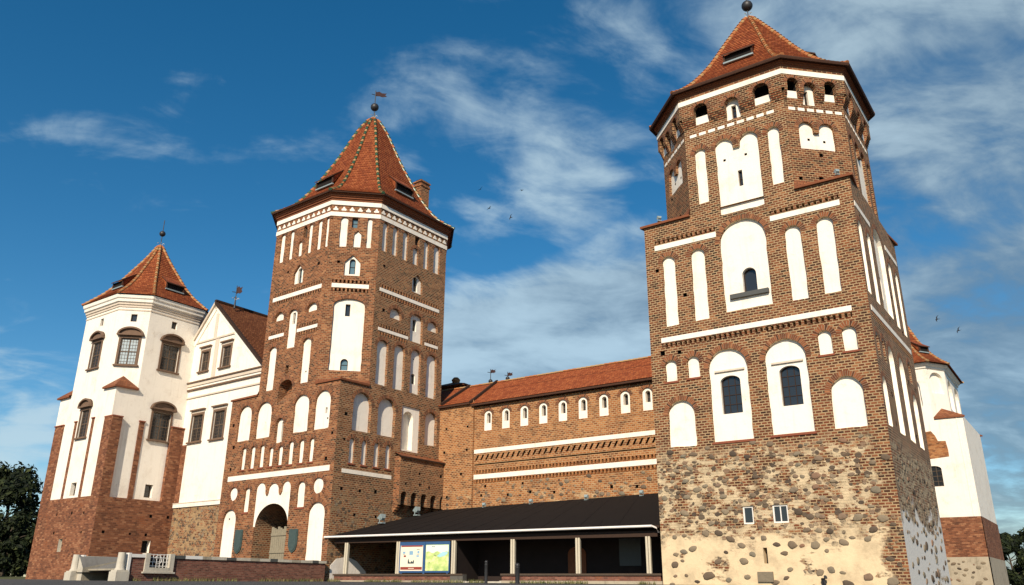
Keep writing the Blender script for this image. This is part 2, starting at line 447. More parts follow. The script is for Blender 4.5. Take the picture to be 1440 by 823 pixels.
# ------------------------------------------------------------------ mesh building
class MB:
    def __init__(s):
        s.v, s.f, s.uv, s.mi, s.mats, s.sm = [], [], [], [], [], []

    def mat(s, name):
        if name not in s.mats:
            s.mats.append(name)
        return s.mats.index(name)

    def face(s, pts, uvs=None, mat=None, smooth=False):
        i = len(s.v)
        s.v += [tuple(p) for p in pts]
        s.f.append(list(range(i, i + len(pts))))
        if uvs is None:
            a = Vector(pts[0])
            e1 = (Vector(pts[1]) - a)
            e1 = e1.normalized() if e1.length > 1e-9 else Vector((1, 0, 0))
            nn_ = (Vector(pts[1]) - a).cross(Vector(pts[-1]) - a)
            nn_ = nn_.normalized() if nn_.length > 1e-12 else Vector((0, 0, 1))
            if abs(nn_.z) < 0.9:                       # wall-like: u along the horizontal, v = height
                h = Vector((-nn_.y, nn_.x, 0)).normalized()
                uvs = [(Vector(p).dot(h), Vector(p).z) for p in pts]
            else:
                uvs = [(p[0], p[1]) for p in pts]
        s.uv.append(uvs)
        s.mi.append(s.mat(mat) if mat else 0)
        s.sm.append(smooth)

    def grid(s, rows, mat=None, smooth=True, closed=False, uvs=None):
        """rows of points joined into a shared-vertex sheet"""
        i0 = len(s.v)
        nr, nc = len(rows), len(rows[0])
        for r in rows:
            s.v += [tuple(p) for p in r]
        for a in range(nr - 1):
            for b in range(nc if closed else nc - 1):
                b2 = (b + 1) % nc
                q = [i0 + a * nc + b, i0 + a * nc + b2, i0 + (a + 1) * nc + b2, i0 + (a + 1) * nc + b]
                s.f.append(q)
                s.uv.append([(0.37 * (k % nc), 0.37 * (k // nc)) for k in (q[0] - i0, q[1] - i0, q[2] - i0, q[3] - i0)])
                s.mi.append(s.mat(mat) if mat else 0)
                s.sm.append(smooth)

    def box(s, c, ax, ay, az, hx, hy, hz, mat=None):
        c, ax, ay, az = Vector(c), Vector(ax), Vector(ay), Vector(az)
        P = lambda i, j, k: c + ax * hx * i + ay * hy * j + az * hz * k
        for q in (((-1, -1, -1), (-1, 1, -1), (1, 1, -1), (1, -1, -1)), ((-1, -1, 1), (1, -1, 1), (1, 1, 1), (-1, 1, 1)),
                  ((-1, -1, -1), (1, -1, -1), (1, -1, 1), (-1, -1, 1)), ((1, 1, -1), (-1, 1, -1), (-1, 1, 1), (1, 1, 1)),
                  ((-1, 1, -1), (-1, -1, -1), (-1, -1, 1), (-1, 1, 1)), ((1, -1, -1), (1, 1, -1), (1, 1, 1), (1, -1, 1))):
            s.face([P(*k) for k in q], None, mat)

    def tube(s, pts, rads, n=10, mat=None, cap=True):
        pts = [Vector(p) for p in pts]
        rows = []
        for i, p in enumerate(pts):
            d = (pts[min(i + 1, len(pts) - 1)] - pts[max(i - 1, 0)]).normalized()
            a = d.orthogonal().normalized() if abs(d.z) < 0.99 else Vector((1, 0, 0))
            a = (a - d * a.dot(d)).normalized()
            b = d.cross(a)
            r = rads[i] if hasattr(rads, '__len__') else rads
            rows.append([p + a * r * cos(2 * pi * k / n) + b * r * sin(2 * pi * k / n) for k in range(n)])
        s.grid(rows, mat, True, True)
        if cap:
            s.face(rows[0][::-1], None, mat)
            s.face(rows[-1], None, mat)

    def sphere(s, c, r, mat=None, n=14, m_=9, sz=1.0):
        c = Vector(c)
        rows = []
        for j in range(m_ + 1):
            a = -pi / 2 + pi * j / m_
            rr = max(r * cos(a), r * 0.004)
            rows.append([c + Vector((rr * cos(2 * pi * k / n), rr * sin(2 * pi * k / n), r * sin(a) * sz)) for k in range(n)])
        s.grid(rows, mat, True, True)

    def prism(s, fac, poly, d0, d1, mat=None):
        """outline poly (u, v) on a facade, from depth d0 (back) to d1 (front)"""
        n = len(poly)
        s.face([fac.pt(u, v, d1) for u, v in poly], [(u, v) for u, v in poly], mat)
        s.face([fac.pt(u, v, d0) for u, v in poly][::-1], None, mat)
        for i in range(n):
            a, b = poly[i], poly[(i + 1) % n]
            s.face([fac.pt(*a, d0), fac.pt(*b, d0), fac.pt(*b, d1), fac.pt(*a, d1)], None, mat)

    def build(s, name, mat, parent=None):
        me = bpy.data.meshes.new(name)
        me.from_pydata(s.v, [], s.f)
        if mat and mat not in s.mats:
            if not s.mats:
                s.mats = [mat]
        for k in s.mats:
            me.materials.append(MATS[k])
        ul = me.uv_layers.new(name="UVMap")
        flat = []
        for q in s.uv:
            for c in q:
                flat += [c[0], c[1]]
        ul.data.foreach_set('uv', flat)
        me.polygons.foreach_set('material_index', s.mi)
        me.polygons.foreach_set('use_smooth', s.sm)
        me.update()
        o = bpy.data.objects.new(name, me)
        COL.objects.link(o)
        if parent is not None:
            o.parent = parent
            if parent.type == 'EMPTY':
                o.matrix_parent_inverse = Matrix.Translation(-Vector(parent.location))
        return o


def thing(name, label, cat, loc, group=None):
    o = bpy.data.objects.new(name, None)
    o.empty_display_size = 0.5
    COL.objects.link(o)
    o.location = loc
    return tag(o, label, cat, group)


def tag(o, label, cat, group=None):
    o['label'], o['category'] = label, cat
    if group:
        o['group'] = group
    return o


def structure(o, kind='structure'):
    o['kind'] = kind
    return o


class Facade:
    def __init__(s, p0, p1, uoff=0.0):
        s.p0, s.p1 = Vector(p0[:2]), Vector(p1[:2])
        s.L = (s.p1 - s.p0).length
        s.u = (s.p1 - s.p0) / s.L
        s.n = Vector((s.u.y, -s.u.x))
        s.holes = []
        s.uoff = uoff

    def pt(s, u, v, d=0.0):
        q = s.p0 + s.u * u + s.n * d
        return Vector((q.x, q.y, v))

    @property
    def u3(s):
        return Vector((s.u.x, s.u.y, 0))

    @property
    def n3(s):
        return Vector((s.n.x, s.n.y, 0))

    def inset(s, d, a=0.0, b=0.0):
        q0 = s.p0 + s.u * a - s.n * d
        q1 = s.p1 + s.u * b - s.n * d
        return Facade(q0, q1, s.uoff)


Z3 = Vector((0, 0, 1))


def in_poly(p, poly):
    x, y = p
    c = False
    j = len(poly) - 1
    for i in range(len(poly)):
        xi, yi = poly[i]
        xj, yj = poly[j]
        if (yi > y) != (yj > y) and x < (xj - xi) * (y - yi) / (yj - yi) + xi:
            c = not c
        j = i
    return c


def sheet(mb, fac, outline, holes, d=0.0, mat=None, uoff=0.0):
    """flat wall sheet with real openings, and the reveals of the openings"""
    vs, es = [], []

    def loop(pl):
        i = len(vs)
        for p in pl:
            vs.append(Vector(p))
        for k in range(len(pl)):
            es.append((i + k, i + (k + 1) % len(pl)))
    loop(outline)
    for h in holes:
        loop(h[0])
    ov, oe, of, *_ = delaunay_2d_cdt(vs, es, [], 0, 1e-5)
    for tri in of:
        c = sum((ov[i] for i in tri), Vector((0, 0))) / len(tri)
        if not in_poly(c, outline) or any(in_poly(c, h[0]) for h in holes):
            continue
        pl = [ov[i] for i in tri]
        area = sum(pl[k].x * pl[(k + 1) % 3].y - pl[(k + 1) % 3].x * pl[k].y for k in range(len(pl)))
        if area < 0:
            pl = pl[::-1]
        mb.face([fac.pt(p.x, p.y, d) for p in pl], [(p.x + uoff, p.y) for p in pl], mat)
    for h in holes:
        pl, dep = h[0], h[1]
        rm = h[2] if len(h) > 2 and h[2] else mat
        n = len(pl)
        for i in range(n):
            a, b = pl[i], pl[(i + 1) % n]
            L = hypot(a[0] - b[0], a[1] - b[1])
            if abs(a[0] - b[0]) < abs(a[1] - b[1]):
                uvs = [(0, a[1]), (0, b[1]), (dep, b[1]), (dep, a[1])]
            else:
                uvs = [(a[0], 0), (b[0], 0), (b[0], dep), (a[0], dep)]
            mb.face([fac.pt(*a, d), fac.pt(*b, d), fac.pt(*b, d - dep), fac.pt(*a, d - dep)], uvs, rm)
        if len(h) > 3 and h[3]:                       # closed by a back of its own
            mb.face([fac.pt(*p, d - dep) for p in pl], [(p[0] + uoff, p[1]) for p in pl], h[3])


def rect(u0, u1, v0, v1):
    return [(u0, v0), (u1, v0), (u1, v1), (u0, v1)]


def arch(u0, u1, v0, v1, rise=None, n=12):
    r = min((u1 - u0) / 2, v1 - v0) if rise is None else rise
    sp, c, a = v1 - r, (u0 + u1) / 2, (u1 - u0) / 2
    pts = [(c + a * cos(pi * k / n), sp + r * sin(pi * k / n)) for k in range(n + 1)]
    if sp - v0 > 0.02:
        pts = [(u0, v0), (u1, v0)] + pts
    return pts


def pointed(u0, u1, v0, v1, sp):
    return [(u0, v0), (u1, v0), (u1, sp), ((u0 + u1) / 2, v1), (u0, sp)]


def arch_ring(mb, fac, u0, u1, v1, rise, wd=0.26, d=0.012, mat='arch_brick'):
    c, a = (u0 + u1) / 2, (u1 - u0) / 2
    sp = v1 - rise
    n = 14
    L = 0
    prev = None
    for k in range(n + 1):
        th = pi * k / n
        i_ = (c + (a + 0.01) * cos(th), sp + (rise + 0.01) * sin(th))
        o_ = (c + (a + wd) * cos(th), sp + (rise + wd) * sin(th))
        if prev:
            pi_, po_ = prev
            dl = hypot(i_[0] - pi_[0], i_[1] - pi_[1]) * 1.2
            mb.face([fac.pt(*pi_, d), fac.pt(*po_, d), fac.pt(*o_, d), fac.pt(*i_, d)], [(L, 0.03), (L, 0.31), (L + dl, 0.31), (L + dl, 0.03)], mat)
            mb.face([fac.pt(*po_, -0.02), fac.pt(*o_, -0.02), fac.pt(*o_, d), fac.pt(*po_, d)], [(L, 0), (L + dl, 0), (L + dl, .1), (L, .1)], mat)
            L += dl
        prev = (i_, o_)


def window(parent, fac, poly, d, cols=1, rows=2, fr=0.05, bar=0.03, glass='window_glass', frame='frame_wood', name='window'):
    """a frame with bars, its pane a sub-part or - when parent is itself a part - one mesh"""
    us = [p[0] for p in poly]
    vs = [p[1] for p in poly]
    u0, u1, v0, v1 = min(us), max(us), min(vs), max(vs)
    cu, cv_ = (u0 + u1) / 2, (v0 + v1) / 2
    inner = [(cu + (p[0] - cu) * (1 - 2 * fr / (u1 - u0)), cv_ + (p[1] - cv_) * (1 - 2 * fr / (v1 - v0))) for p in poly]
    mb = MB()
    n = len(poly)
    for i in range(n):
        a, b = poly[i], poly[(i + 1) % n]
        c_, e = inner[(i + 1) % n], inner[i]
        mb.face([fac.pt(*a, d + .04), fac.pt(*b, d + .04), fac.pt(*c_, d + .04), fac.pt(*e, d + .04)], None, frame)
        mb.face([fac.pt(*e, d + .04), fac.pt(*c_, d + .04), fac.pt(*c_, d), fac.pt(*e, d)], None, frame)
    for k in range(1, cols):
        u = u0 + (u1 - u0) * k / cols
        mb.box(fac.pt(u, (v0 + v1) / 2 - 0.01, d + .02), fac.u3, fac.n3, Z3, bar / 2, 0.015, (v1 - v0) / 2 - fr, frame)
    for k in range(1, rows):
        v = v0 + (v1 - v0) * k / rows
        mb.box(fac.pt((u0 + u1) / 2, v, d + .021), fac.u3, fac.n3, Z3, (u1 - u0) / 2 - fr * .6, 0.013, bar / 2, frame)
    g = MB()
    g.face([fac.pt(*p, d + .003) for p in poly], None, glass)
    wobj = mb.build(name, frame, parent)
    if parent.type == 'EMPTY':
        g.build('pane', glass, wobj)
    else:
        g.build('pane', glass, parent)
    return wobj


def uneven(poly, amp=0.022, step=0.35):
    out = []
    for a, b in zip(poly, poly[1:] + poly[:1]):
        L = hypot(a[0] - b[0], a[1] - b[1])
        n = max(1, int(L / step))
        for k in range(n):
            u, v = a[0] + (b[0] - a[0]) * k / n, a[1] + (b[1] - a[1]) * k / n
            out.append((u + amp * noise.noise(Vector((u * 2.1, v * 2.1, 1.7))) * 2, v + amp * noise.noise(Vector((u * 2.1, v * 2.1, 9.2))) * 2))
    return out


def niche(parent, fac, poly, depth=0.2, ring=None, sill=False, wins=(), mat='white_plaster', name='niche', dots=(), rev=None):
    """a recess in the wall whose back is a white panel; wins = (poly, depth, cols, rows, glass)"""
    poly0, poly = poly, uneven(poly)
    fac.holes.append((poly, depth, rev))
    mb = MB()
    hs_ = [(w_[0], w_[1], mat) for w_ in wins]
    for (du, dv, r) in dots:
        hs_.append((rect(du - r, du + r, dv - r, dv + r), 0.2, 'void_dark', 'void_dark'))
    us = [p[0] for p in poly0]
    vs = [p[1] for p in poly0]
    sheet(mb, fac, poly, hs_, -depth, mat)
    if sill:
        u0, u1, v0 = min(us), max(us), min(vs)
    o = mb.build(name, mat, parent)
    for w_ in wins:
        gl = w_[4] if len(w_) > 4 else 'window_glass'
        window(parent, fac, w_[0], -depth - w_[1], w_[2], w_[3], glass=gl, frame='dark_wood')
    if ring is not None:
        r = MB()
        arch_ring(r, fac, min(us), max(us), max(vs), ring)
        r.build('arch_surround', 'arch_brick', o)
    if sill:
        q = MB()
        e = 0.07
        q.face([fac.pt(u0 - e, v0 - 0.01, 0.06), fac.pt(u1 + e, v0 - 0.01, 0.06), fac.pt(u1 + e, v0 + 0.05, -depth + .01), fac.pt(u0 - e, v0 + 0.05, -depth + .01)], None, 'sill_brick')
        q.face([fac.pt(u0 - e, v0 - 0.1, 0.05), fac.pt(u1 + e, v0 - 0.1, 0.05), fac.pt(u1 + e, v0 - 0.01, 0.06), fac.pt(u0 - e, v0 - 0.01, 0.06)], None, 'sill_brick')
        q.face([fac.pt(u0 - e, v0 - 0.1, -.02), fac.pt(u1 + e, v0 - 0.1, -.02), fac.pt(u1 + e, v0 - 0.1, 0.05), fac.pt(u0 - e, v0 - 0.1, 0.05)], None, 'sill_brick')
        for ue in (u0 - e, u1 + e):
            q.face([fac.pt(ue, v0 - .1, -.02), fac.pt(ue, v0 - .1, .05), fac.pt(ue, v0 - .01, .06), fac.pt(ue, v0 - .01, -.02)], None, 'sill_brick')
        q.build('sill', 'sill_brick', o)
    return o


def simple_niches(parent, fac, items, **kw):
    for it in items:
        u0, u1, v0, v1 = it[:4]
        rise = it[4] if len(it) > 4 else min((u1 - u0) / 2, v1 - v0)
        niche(parent, fac, arch(u0, u1, v0, v1, rise), ring=rise, **kw)


def band(parent, fac, u0, u1, v0, v1, d=0.025, frieze='both', mat='white_plaster', fmat='brown_brick', pitch=0.27):
    mb = MB()
    mb.prism(fac, rect(u0, u1, v0, v1), -0.01, d, mat)
    mb.build('white_band', mat, parent)
    for top in ((1, 0) if frieze == 'both' else (1,) if frieze == 'top' else (0,) if frieze == 'low' else ()):
        fr = MB()
        a = v1 + 0.05 if top else v0 - 0.30
        fac.holes.append((rect(u0 + 0.02, u1 - 0.02, a, a + 0.25), 0.26, None, fmat))
        n = max(2, int((u1 - u0) / pitch))
        p = (u1 - u0 - 0.04) / n
        for k in range(n):
            c = u0 + 0.02 + p * (k + 0.5)
            fr.prism(fac, rect(c - p * 0.24, c + p * 0.24, a, a + 0.25), -0.25, 0.02, fmat)
        fr.build('dentil_frieze', fmat, parent)


def putlogs(fac, u0, u1, v0, v1, du=1.75, dv=1.62, seed=1, size=0.11):
    """small square scaffold holes left in the brickwork"""
    r = random.Random(seed)
    boxes = []
    for h in fac.holes:
        us = [p[0] for p in h[0]]
        vs = [p[1] for p in h[0]]
        boxes.append((min(us) - .3, max(us) + .3, min(vs) - .2, max(vs) + .34))
    v = v0 + 0.4
    while v < v1 - 0.2:
        u = u0 + 0.35 + r.random() * 0.5
        while u < u1 - 0.25:
            uu, vv = u + r.uniform(-.18, .18), v + r.uniform(-.09, .09)
            if r.random() < 0.8 and not any(a < uu < b and c < vv < d for a, b, c, d in boxes):
                s = size * r.uniform(.8, 1.15)
                fac.holes.append((rect(uu - s, uu + s, vv - s, vv + s), 0.3, 'void_dark', 'void_dark'))
            u += du * r.uniform(.75, 1.2)
        v += dv * r.uniform(.9, 1.1)


def wall(parent, fac, outline, mat, name='wall', uoff=None):
    mb = MB()
    sheet(mb, fac, outline, fac.holes, 0.0, mat, fac.uoff if uoff is None else uoff)
    return mb


def offset_poly(pl, o):
    out = []
    n = len(pl)
    for i in range(n):
        a, b, c_ = Vector(pl[i - 1]), Vector(pl[i]), Vector(pl[(i + 1) % n])
        d1, d2 = (b - a).normalized(), (c_ - b).normalized()
        n1, n2 = Vector((d1.y, -d1.x)), Vector((d2.y, -d2.x))
        m_ = n1 + n2
        out.append(b + m_ * (o / m_.dot(n1)))
    return out


def ring(parent, pl, prof, mat, name):
    """moulding: profile of (offset, z) carried round a plan polygon"""
    mb = MB()
    n = len(pl)
    rows = [[Vector((*p, z)) for p in offset_poly(pl, o)] for o, z in prof]
    for (r0, r1) in zip(rows, rows[1:]):
        for i in range(n):
            j = (i + 1) % n
            mb.face([r0[i], r0[j], r1[j], r1[i]], None, mat)
    return mb.build(name, mat, parent)


def rect_plan(cx_, cy_, a, b, th, ch=0.0):
    u, n_ = Vector((cos(th), sin(th))), Vector((sin(th), -cos(th)))
    if ch == 0:
        L = [(-a, b), (a, b), (a, -b), (-a, -b)]
    else:
        L = [(-a, b - ch), (-a + ch, b), (a - ch, b), (a, b - ch), (a, -b + ch), (a - ch, -b), (-a + ch, -b), (-a, -b + ch)]
    return [Vector((cx_, cy_)) + u * x + n_ * y for x, y in L]


def interp(prof, s):
    for (a, za), (b, zb) in zip(prof, prof[1:]):
        if za <= s <= zb:
            f = (s - za) / (zb - za)
            return a + (b - a) * f
    return prof[-1][0]


def spire(parent, pl, prof, tile, ridge, course=0.26, lift=0.035, rs=1.0):
    """bell-cast tiled roof: prof = (radius factor, z) from the eave up; one strip of tiles after the other, each lapping the one below"""
    c = sum(pl, Vector((0, 0))) / len(pl)
    # smooth the profile with a Catmull-Rom spline over z
    P = prof
    fine = []
    for i in range(len(P) - 1):
        p0, p1, p2, p3 = P[max(i - 1, 0)], P[i], P[i + 1], P[min(i + 2, len(P) - 1)]
        for k in range(6):
            t_ = k / 6
            q = []
            for a in (0, 1):
                q.append(0.5 * ((2 * p1[a]) + (-p0[a] + p2[a]) * t_ + (2 * p0[a] - 5 * p1[a] + 4 * p2[a] - p3[a]) * t_ ** 2 + (-p0[a] + 3 * p1[a] - 3 * p2[a] + p3[a]) * t_ ** 3))
            fine.append(tuple(q))
    fine.append(P[-1])
    R0 = sum((p - c).length for p in pl) / len(pl)
    # arclength
    s = [0]
    for a, b in zip(fine, fine[1:]):
        s.append(s[-1] + hypot((a[0] - b[0]) * R0, a[1] - b[1]))
    n = max(6, int(s[-1] / course))
    lv = []
    for k in range(n + 1):
        t_ = s[-1] * k / n
        for i in range(len(s) - 1):
            if s[i] <= t_ <= s[i + 1] + 1e-9:
                f = (t_ - s[i]) / max(s[i + 1] - s[i], 1e-9)
                lv.append((fine[i][0] + (fine[i + 1][0] - fine[i][0]) * f, fine[i][1] + (fine[i + 1][1] - fine[i][1]) * f, t_))
                break
    mb = MB()
    N = len(pl)
    rr = random.Random(3)
    for i in range(N):
        a, b = pl[i] - c, pl[(i + 1) % N] - c
        e = (b - a).length
        fn = Vector(((b - a).y, -(b - a).x)).normalized()
        for (r0, z0, s0), (r1, z1, s1) in zip(lv, lv[1:]):
            lf = lift * (0.8 + 0.4 * rr.random())
            nrm = Vector((fn.x * (z1 - z0), fn.y * (z1 - z0), (r0 - r1) * R0)).normalized() * lf
            A, B = Vector((*(c + a * r0), z0)), Vector((*(c + b * r0), z0))
            C_, D = Vector((*(c + b * r1), z1)), Vector((*(c + a * r1), z1))
            mb.face([A + nrm, B + nrm, C_, D], [(-e * r0 / 2 + i * 13, s0), (e * r0 / 2 + i * 13, s0), (e * r1 / 2 + i * 13, s1), (-e * r1 / 2 + i * 13, s1)], tile)
            mb.face([A, B, B + nrm, A + nrm], [(-e * r0 / 2, s0), (e * r0 / 2, s0), (e * r0 / 2, s0 + .03), (-e * r0 / 2, s0 + .03)], tile)
    roof = mb.build('roof', tile, parent)
    # ridge tiles on the hips
    for i in range(N):
        a = pl[i] - c
        h = MB()
        step = 0.36
        m_ = int(s[-1] / step)

        def at(t_):
            t_ = min(t_, s[-1])
            for k in range(len(s) - 1):
                if s[k] <= t_ <= s[k + 1] + 1e-9:
                    f = (t_ - s[k]) / max(s[k + 1] - s[k], 1e-9)
                    r_ = fine[k][0] + (fine[k + 1][0] - fine[k][0]) * f
                    return Vector((*(c + a * r_), fine[k][1] + (fine[k + 1][1] - fine[k][1]) * f))
        for k in range(m_):
            p, q = at(k * step), at((k + 1) * step + 0.05)
            d = (q - p).normalized()
            side = d.cross(Z3).normalized()
            up = side.cross(d).normalized()
            mt_ = ridge[k % len(ridge)]
            rows = []
            for (pp, r_, o_) in ((p, 0.135 * rs, 0.035), (q, 0.105 * rs, 0.0)):
                rows.append([pp + up * o_ + side * r_ * cos(x) + up * r_ * sin(x) for x in [radians(-25 + 230 * j / 7) for j in range(8)]])
            h.grid(rows, mt_, True, False)
            h.face(rows[0], None, mt_)
        h.build('hip_ridge', ridge[0], parent)
    return roof, lv, c


def dormer(parent, pl, prof, face, t_, z, wd=1.5, hh=0.62, tile='roof_tile'):
    """low shed dormer: an open dark slit under a tilted flap of tiles"""
    c = sum(pl, Vector((0, 0))) / len(pl)
    P = sorted(prof, key=lambda q: q[1])

    def rz(zz_):
        for (r0, z0), (r1, z1) in zip(P, P[1:]):
            if z0 <= zz_ <= z1:
                return r0 + (r1 - r0) * (zz_ - z0) / (z1 - z0)
        return P[-1][0]
    a, b = pl[face] - c, pl[(face + 1) % len(pl)] - c
    u = (b - a).normalized()
    n_ = Vector((u.y, -u.x))
    mid = a + (b - a) * t_
    dist = mid.dot(n_)
    lat = (a.dot(u) + (b - a).length * t_)

    def S(du, zz_, lift_=0.0, back=0.0):
        r_ = rz(zz_)
        q = c + n_ * (dist * r_ - back) + u * (lat * rz(z) + du)
        return Vector((q.x, q.y, zz_ + lift_))
    up = hh * 2.4
    fb = [S(-wd / 2, z), S(wd / 2, z)]
    off = Vector((n_.x, n_.y, 0)) * 0.12
    ft = [S(-wd / 2, z, hh) + off, S(wd / 2, z, hh) + off]
    fb = [p + off for p in fb]
    bk = [S(-wd * 0.42, z + up), S(wd * 0.42, z + up)]
    mb = MB()
    ov = Vector((n_.x, n_.y, 0)) * 0.16 + Vector((0, 0, -0.06))
    U = Vector((u.x, u.y, 0))
    A, B, C_, D = ft[0] + ov - U * .12, ft[1] + ov + U * .12, bk[1] + U * .05, bk[0] - U * .05
    th = Vector((0, 0, 0.09))
    mb.face([A + th, B + th, C_ + th, D + th], [(0, 0), (wd, 0), (wd, up), (0, up)], tile)
    mb.face([A, B, B + th, A + th], None, 'eave_wood')
    mb.face([B, C_, C_ + th, B + th], None, 'eave_wood')
    mb.face([D, A, A + th, D + th], None, 'eave_wood')
    mb.face([D, C_, B, A], None, 'eave_wood')
    mb.face([fb[0], ft[0], bk[0]], None, tile)
    mb.face([fb[1], bk[1], ft[1]], None, tile)
    ins = Vector((n_.x, n_.y, 0)) * -0.05
    mb.face([fb[0] + ins, fb[1] + ins, ft[1] + ins, ft[0] + ins], None, 'void_dark')
    # sill and slim frame
    mb.box((fb[0] + fb[1]) / 2 + Vector((0, 0, 0.04)), U, Vector((n_.x, n_.y, 0)), Z3, wd / 2 + .06, 0.07, 0.05, 'lamp_grey')
    for p, q in zip(fb, ft):
        mb.box((p + q) / 2, U, Vector((n_.x, n_.y, 0)), Z3, 0.05, 0.05, hh / 2, 'eave_wood')
    return mb.build('dormer', tile, parent)


def finial(parent, x, y, z0, zb, rb, ztop, vane=None, cone='copper_green', tilt=0.4, cr=1.0):
    mb = MB()
    mb.tube([(x, y, z0 - .5), (x, y, z0 + .15), (x, y, z0 + .3)], [0.30 * cr, 0.2 * cr, 0.07 * cr], 12, cone)
    for k in range(4):
        a = pi / 2 * k + 0.5
        mb.tube([(x, y, z0 + .2), (x + .22 * cos(a), y + .22 * sin(a), z0 + .48), (x + .30 * cos(a), y + .30 * sin(a), z0 + .42)], 0.028, 6, 'pale_stone')
    mb.tube([(x, y, z0), (x, y, ztop)], 0.035, 8, 'black_metal')
    mb.sphere((x, y, zb), rb, 'black_metal')
    o = mb.build('finial', 'black_metal', parent)
    if vane:
        w_, h_ = vane
        f = MB()
        d = Vector((cos(tilt), sin(tilt), 0))
        b_ = Vector((x, y, ztop - h_ - .05))
        out = [(0, 0), (.35, .08), (.6, -.02), (1, .2), (.82, .5), (1, .85), (.55, .75), (.3, 1), (0, .8)]
        for s_, q in ((0.012, out), (-0.012, out[::-1])):
            nrm = Vector((-d.y, d.x, 0)) * s_
            f.face([b_ + d * (w_ * a + .03) + Z3 * (h_ * c_ + .12 * a) + nrm for a, c_ in q], None, 'rust_vane')
        f.tube([b_ - d * .35 + Z3 * h_ * .2, b_ + d * .1 + Z3 * h_ * .2], 0.03, 6, 'black_metal')
        f.build('wind_vane', 'rust_vane', o)
    return o


def corner_cap(parent, corner, e0, e1, z, rise, over=0.14, tile='brown_roof_tile', name='shoulder_roof', peak=False):
    """little tiled slope over the corner of a square base where the octagon steps in"""
    corner, e0, e1 = Vector(corner), Vector(e0), Vector(e1)
    mid = (e0 + e1) / 2
    out = (corner - mid).normalized()
    d0, d1 = (e0 - corner).normalized(), (e1 - corner).normalized()
    K = Vector((*(corner + out * over * 1.5), z - 0.05))
    A = Vector((*(e0 - d1 * over * 1.0), z - 0.02))
    B = Vector((*(e1 - d0 * over * 1.0), z - 0.02))
    zr = z + .02 if peak else z + rise
    T0, T1 = Vector((*e0, zr)), Vector((*e1, zr))
    TM = Vector((*(mid + out * 0.01), z + rise))
    mb = MB()
    L = (corner - mid).length
    mb.face([A, K, TM], [(0, 0), (2, 0), (2, L)], tile)
    mb.face([K, B, TM], [(0, 0), (2, 0), (0, L)], tile)
    mb.face([A, TM, T0], [(0, 0), (1, 1), (0, 1)], tile)
    mb.face([B, T1, TM], [(0, 0), (1, 1), (0, 1)], tile)
    dn = Vector((0, 0, -0.13))
    mb.face([A + dn, K + dn, K, A], None, 'cornice_brick')
    mb.face([K + dn, B + dn, B, K], None, 'cornice_brick')
    mb.face([A + dn, Vector((*e0, z - .15)), Vector((*corner, z - .15)), K + dn], None, 'cornice_brick')
    mb.face([K + dn, Vector((*corner, z - .15)), Vector((*e1, z - .15)), B + dn], None, 'cornice_brick')
    return mb.build(name, tile, parent)


# ------------------------------------------------------------------ ground
def gz(x, y):
    def ss(a, b, v):
        k = max(0, min(1, (v - a) / (b - a)))
        return k * k * (3 - 2 * k)
    z = 1.72 * ss(4, 31, y) + 0.18 * ss(33, 62, y)
    return z


mb = MB()
xs = [-1500, -600, -250] + [-130 + 5 * k for k in range(53)] + [250, 600, 1500]
ys = [-400, -100, -30] + [-10 + 3 * k for k in range(45)] + [150, 200, 300, 600, 1600]
mb.grid([[(x, y, gz(x, y)) for x in xs] for y in ys], 'asphalt')
structure(mb.build('ground', 'asphalt'))
mb = MB()
rows = []
for j in range(14):
    rows.append([(x, 84 + j * 4, gz(x, 84 + j * 4) + 0.012 + 0.9 * max(0, sin(pi * min(1, j / 10))) * (0.6 + 0.5 * noise.noise(Vector((x * .1, j * .4, 0))))) for x in [-130 + 3.2 * k for k in range(28)]])
mb.grid(rows, 'earth_grass')
structure(mb.build('grass_bank', 'earth_grass'))
mb = MB()
rows = []
for j in range(14):
    rows.append([(x, 88 + j * 4, gz(x, 88 + j * 4) + 0.012 + 0.4 * max(0, sin(pi * min(1, j / 10))) * (0.6 + 0.5 * noise.noise(Vector((x * .1, j * .4, 3))))) for x in [46 + 3.2 * k for k in range(28)]])
mb.grid(rows, 'earth_grass')
structure(mb.build('grass_field', 'earth_grass'))


# ================================================================== GATE TOWER (middle)
TH_M = -0.651
msq = rect_plan(-12.294, 61.512, 6.0, 6.364, TH_M)
moc = rect_plan(-12.117, 61.229, 5.71, 6.229, TH_M, 2.531)
MS0, MS1 = Facade(msq[0], msq[1]), Facade(msq[1], msq[2], 40)
moc[1], moc[2] = MS0.pt(3.13, 0).to_2d(), MS0.pt(9.49, 0).to_2d()
moc[3], moc[4] = MS1.pt(2.55, 0).to_2d(), MS1.pt(9.94, 0).to_2d()
MT = thing('gate_tower', 'brown brick gate tower, octagonal top, arched gate, red pointed roof with green ridge tiles', 'tower', (-12.2, 61.4, 1.85))
BM = 'brown_brick'
F = MS0
# --- front: the floor above the gate
simple_niches(MT, F, [(1.03, 2.6, 11.42, 14.03), (3.23, 4.9, 11.42, 14.03), (7.36, 8.98, 11.42, 14.03)], depth=.14)
niche(MT, F, arch(9.57, 11.17, 11.42, 14.05), .14, .8, wins=[(rect(10.55, 10.75, 12.45, 12.85), .2, 1, 1)], dots=[(10.85, 12.1, .06)])
niche(MT, F, arch(5.5, 6.4, 10.9, 12.65), .22, .45, wins=[(arch(5.95, 6.3, 10.98, 12.45), .25, 1, 1, 'sky_glass')])
simple_niches(MT, F, [(1.92, 2.43, 9.33, 10.94), (2.98, 3.5, 9.33, 10.94), (4.05, 4.54, 9.34, 10.94), (5.09, 5.55, 9.34, 10.68), (6.12, 6.6, 9.33, 10.68),
                      (7.21, 7.72, 9.3, 10.9), (8.31, 8.8, 9.3, 10.9), (9.37, 9.85, 9.3, 10.9)], depth=.14, sill=True)
band(MT, F, 0.65, 11.62, 8.6, 8.95, frieze=None)
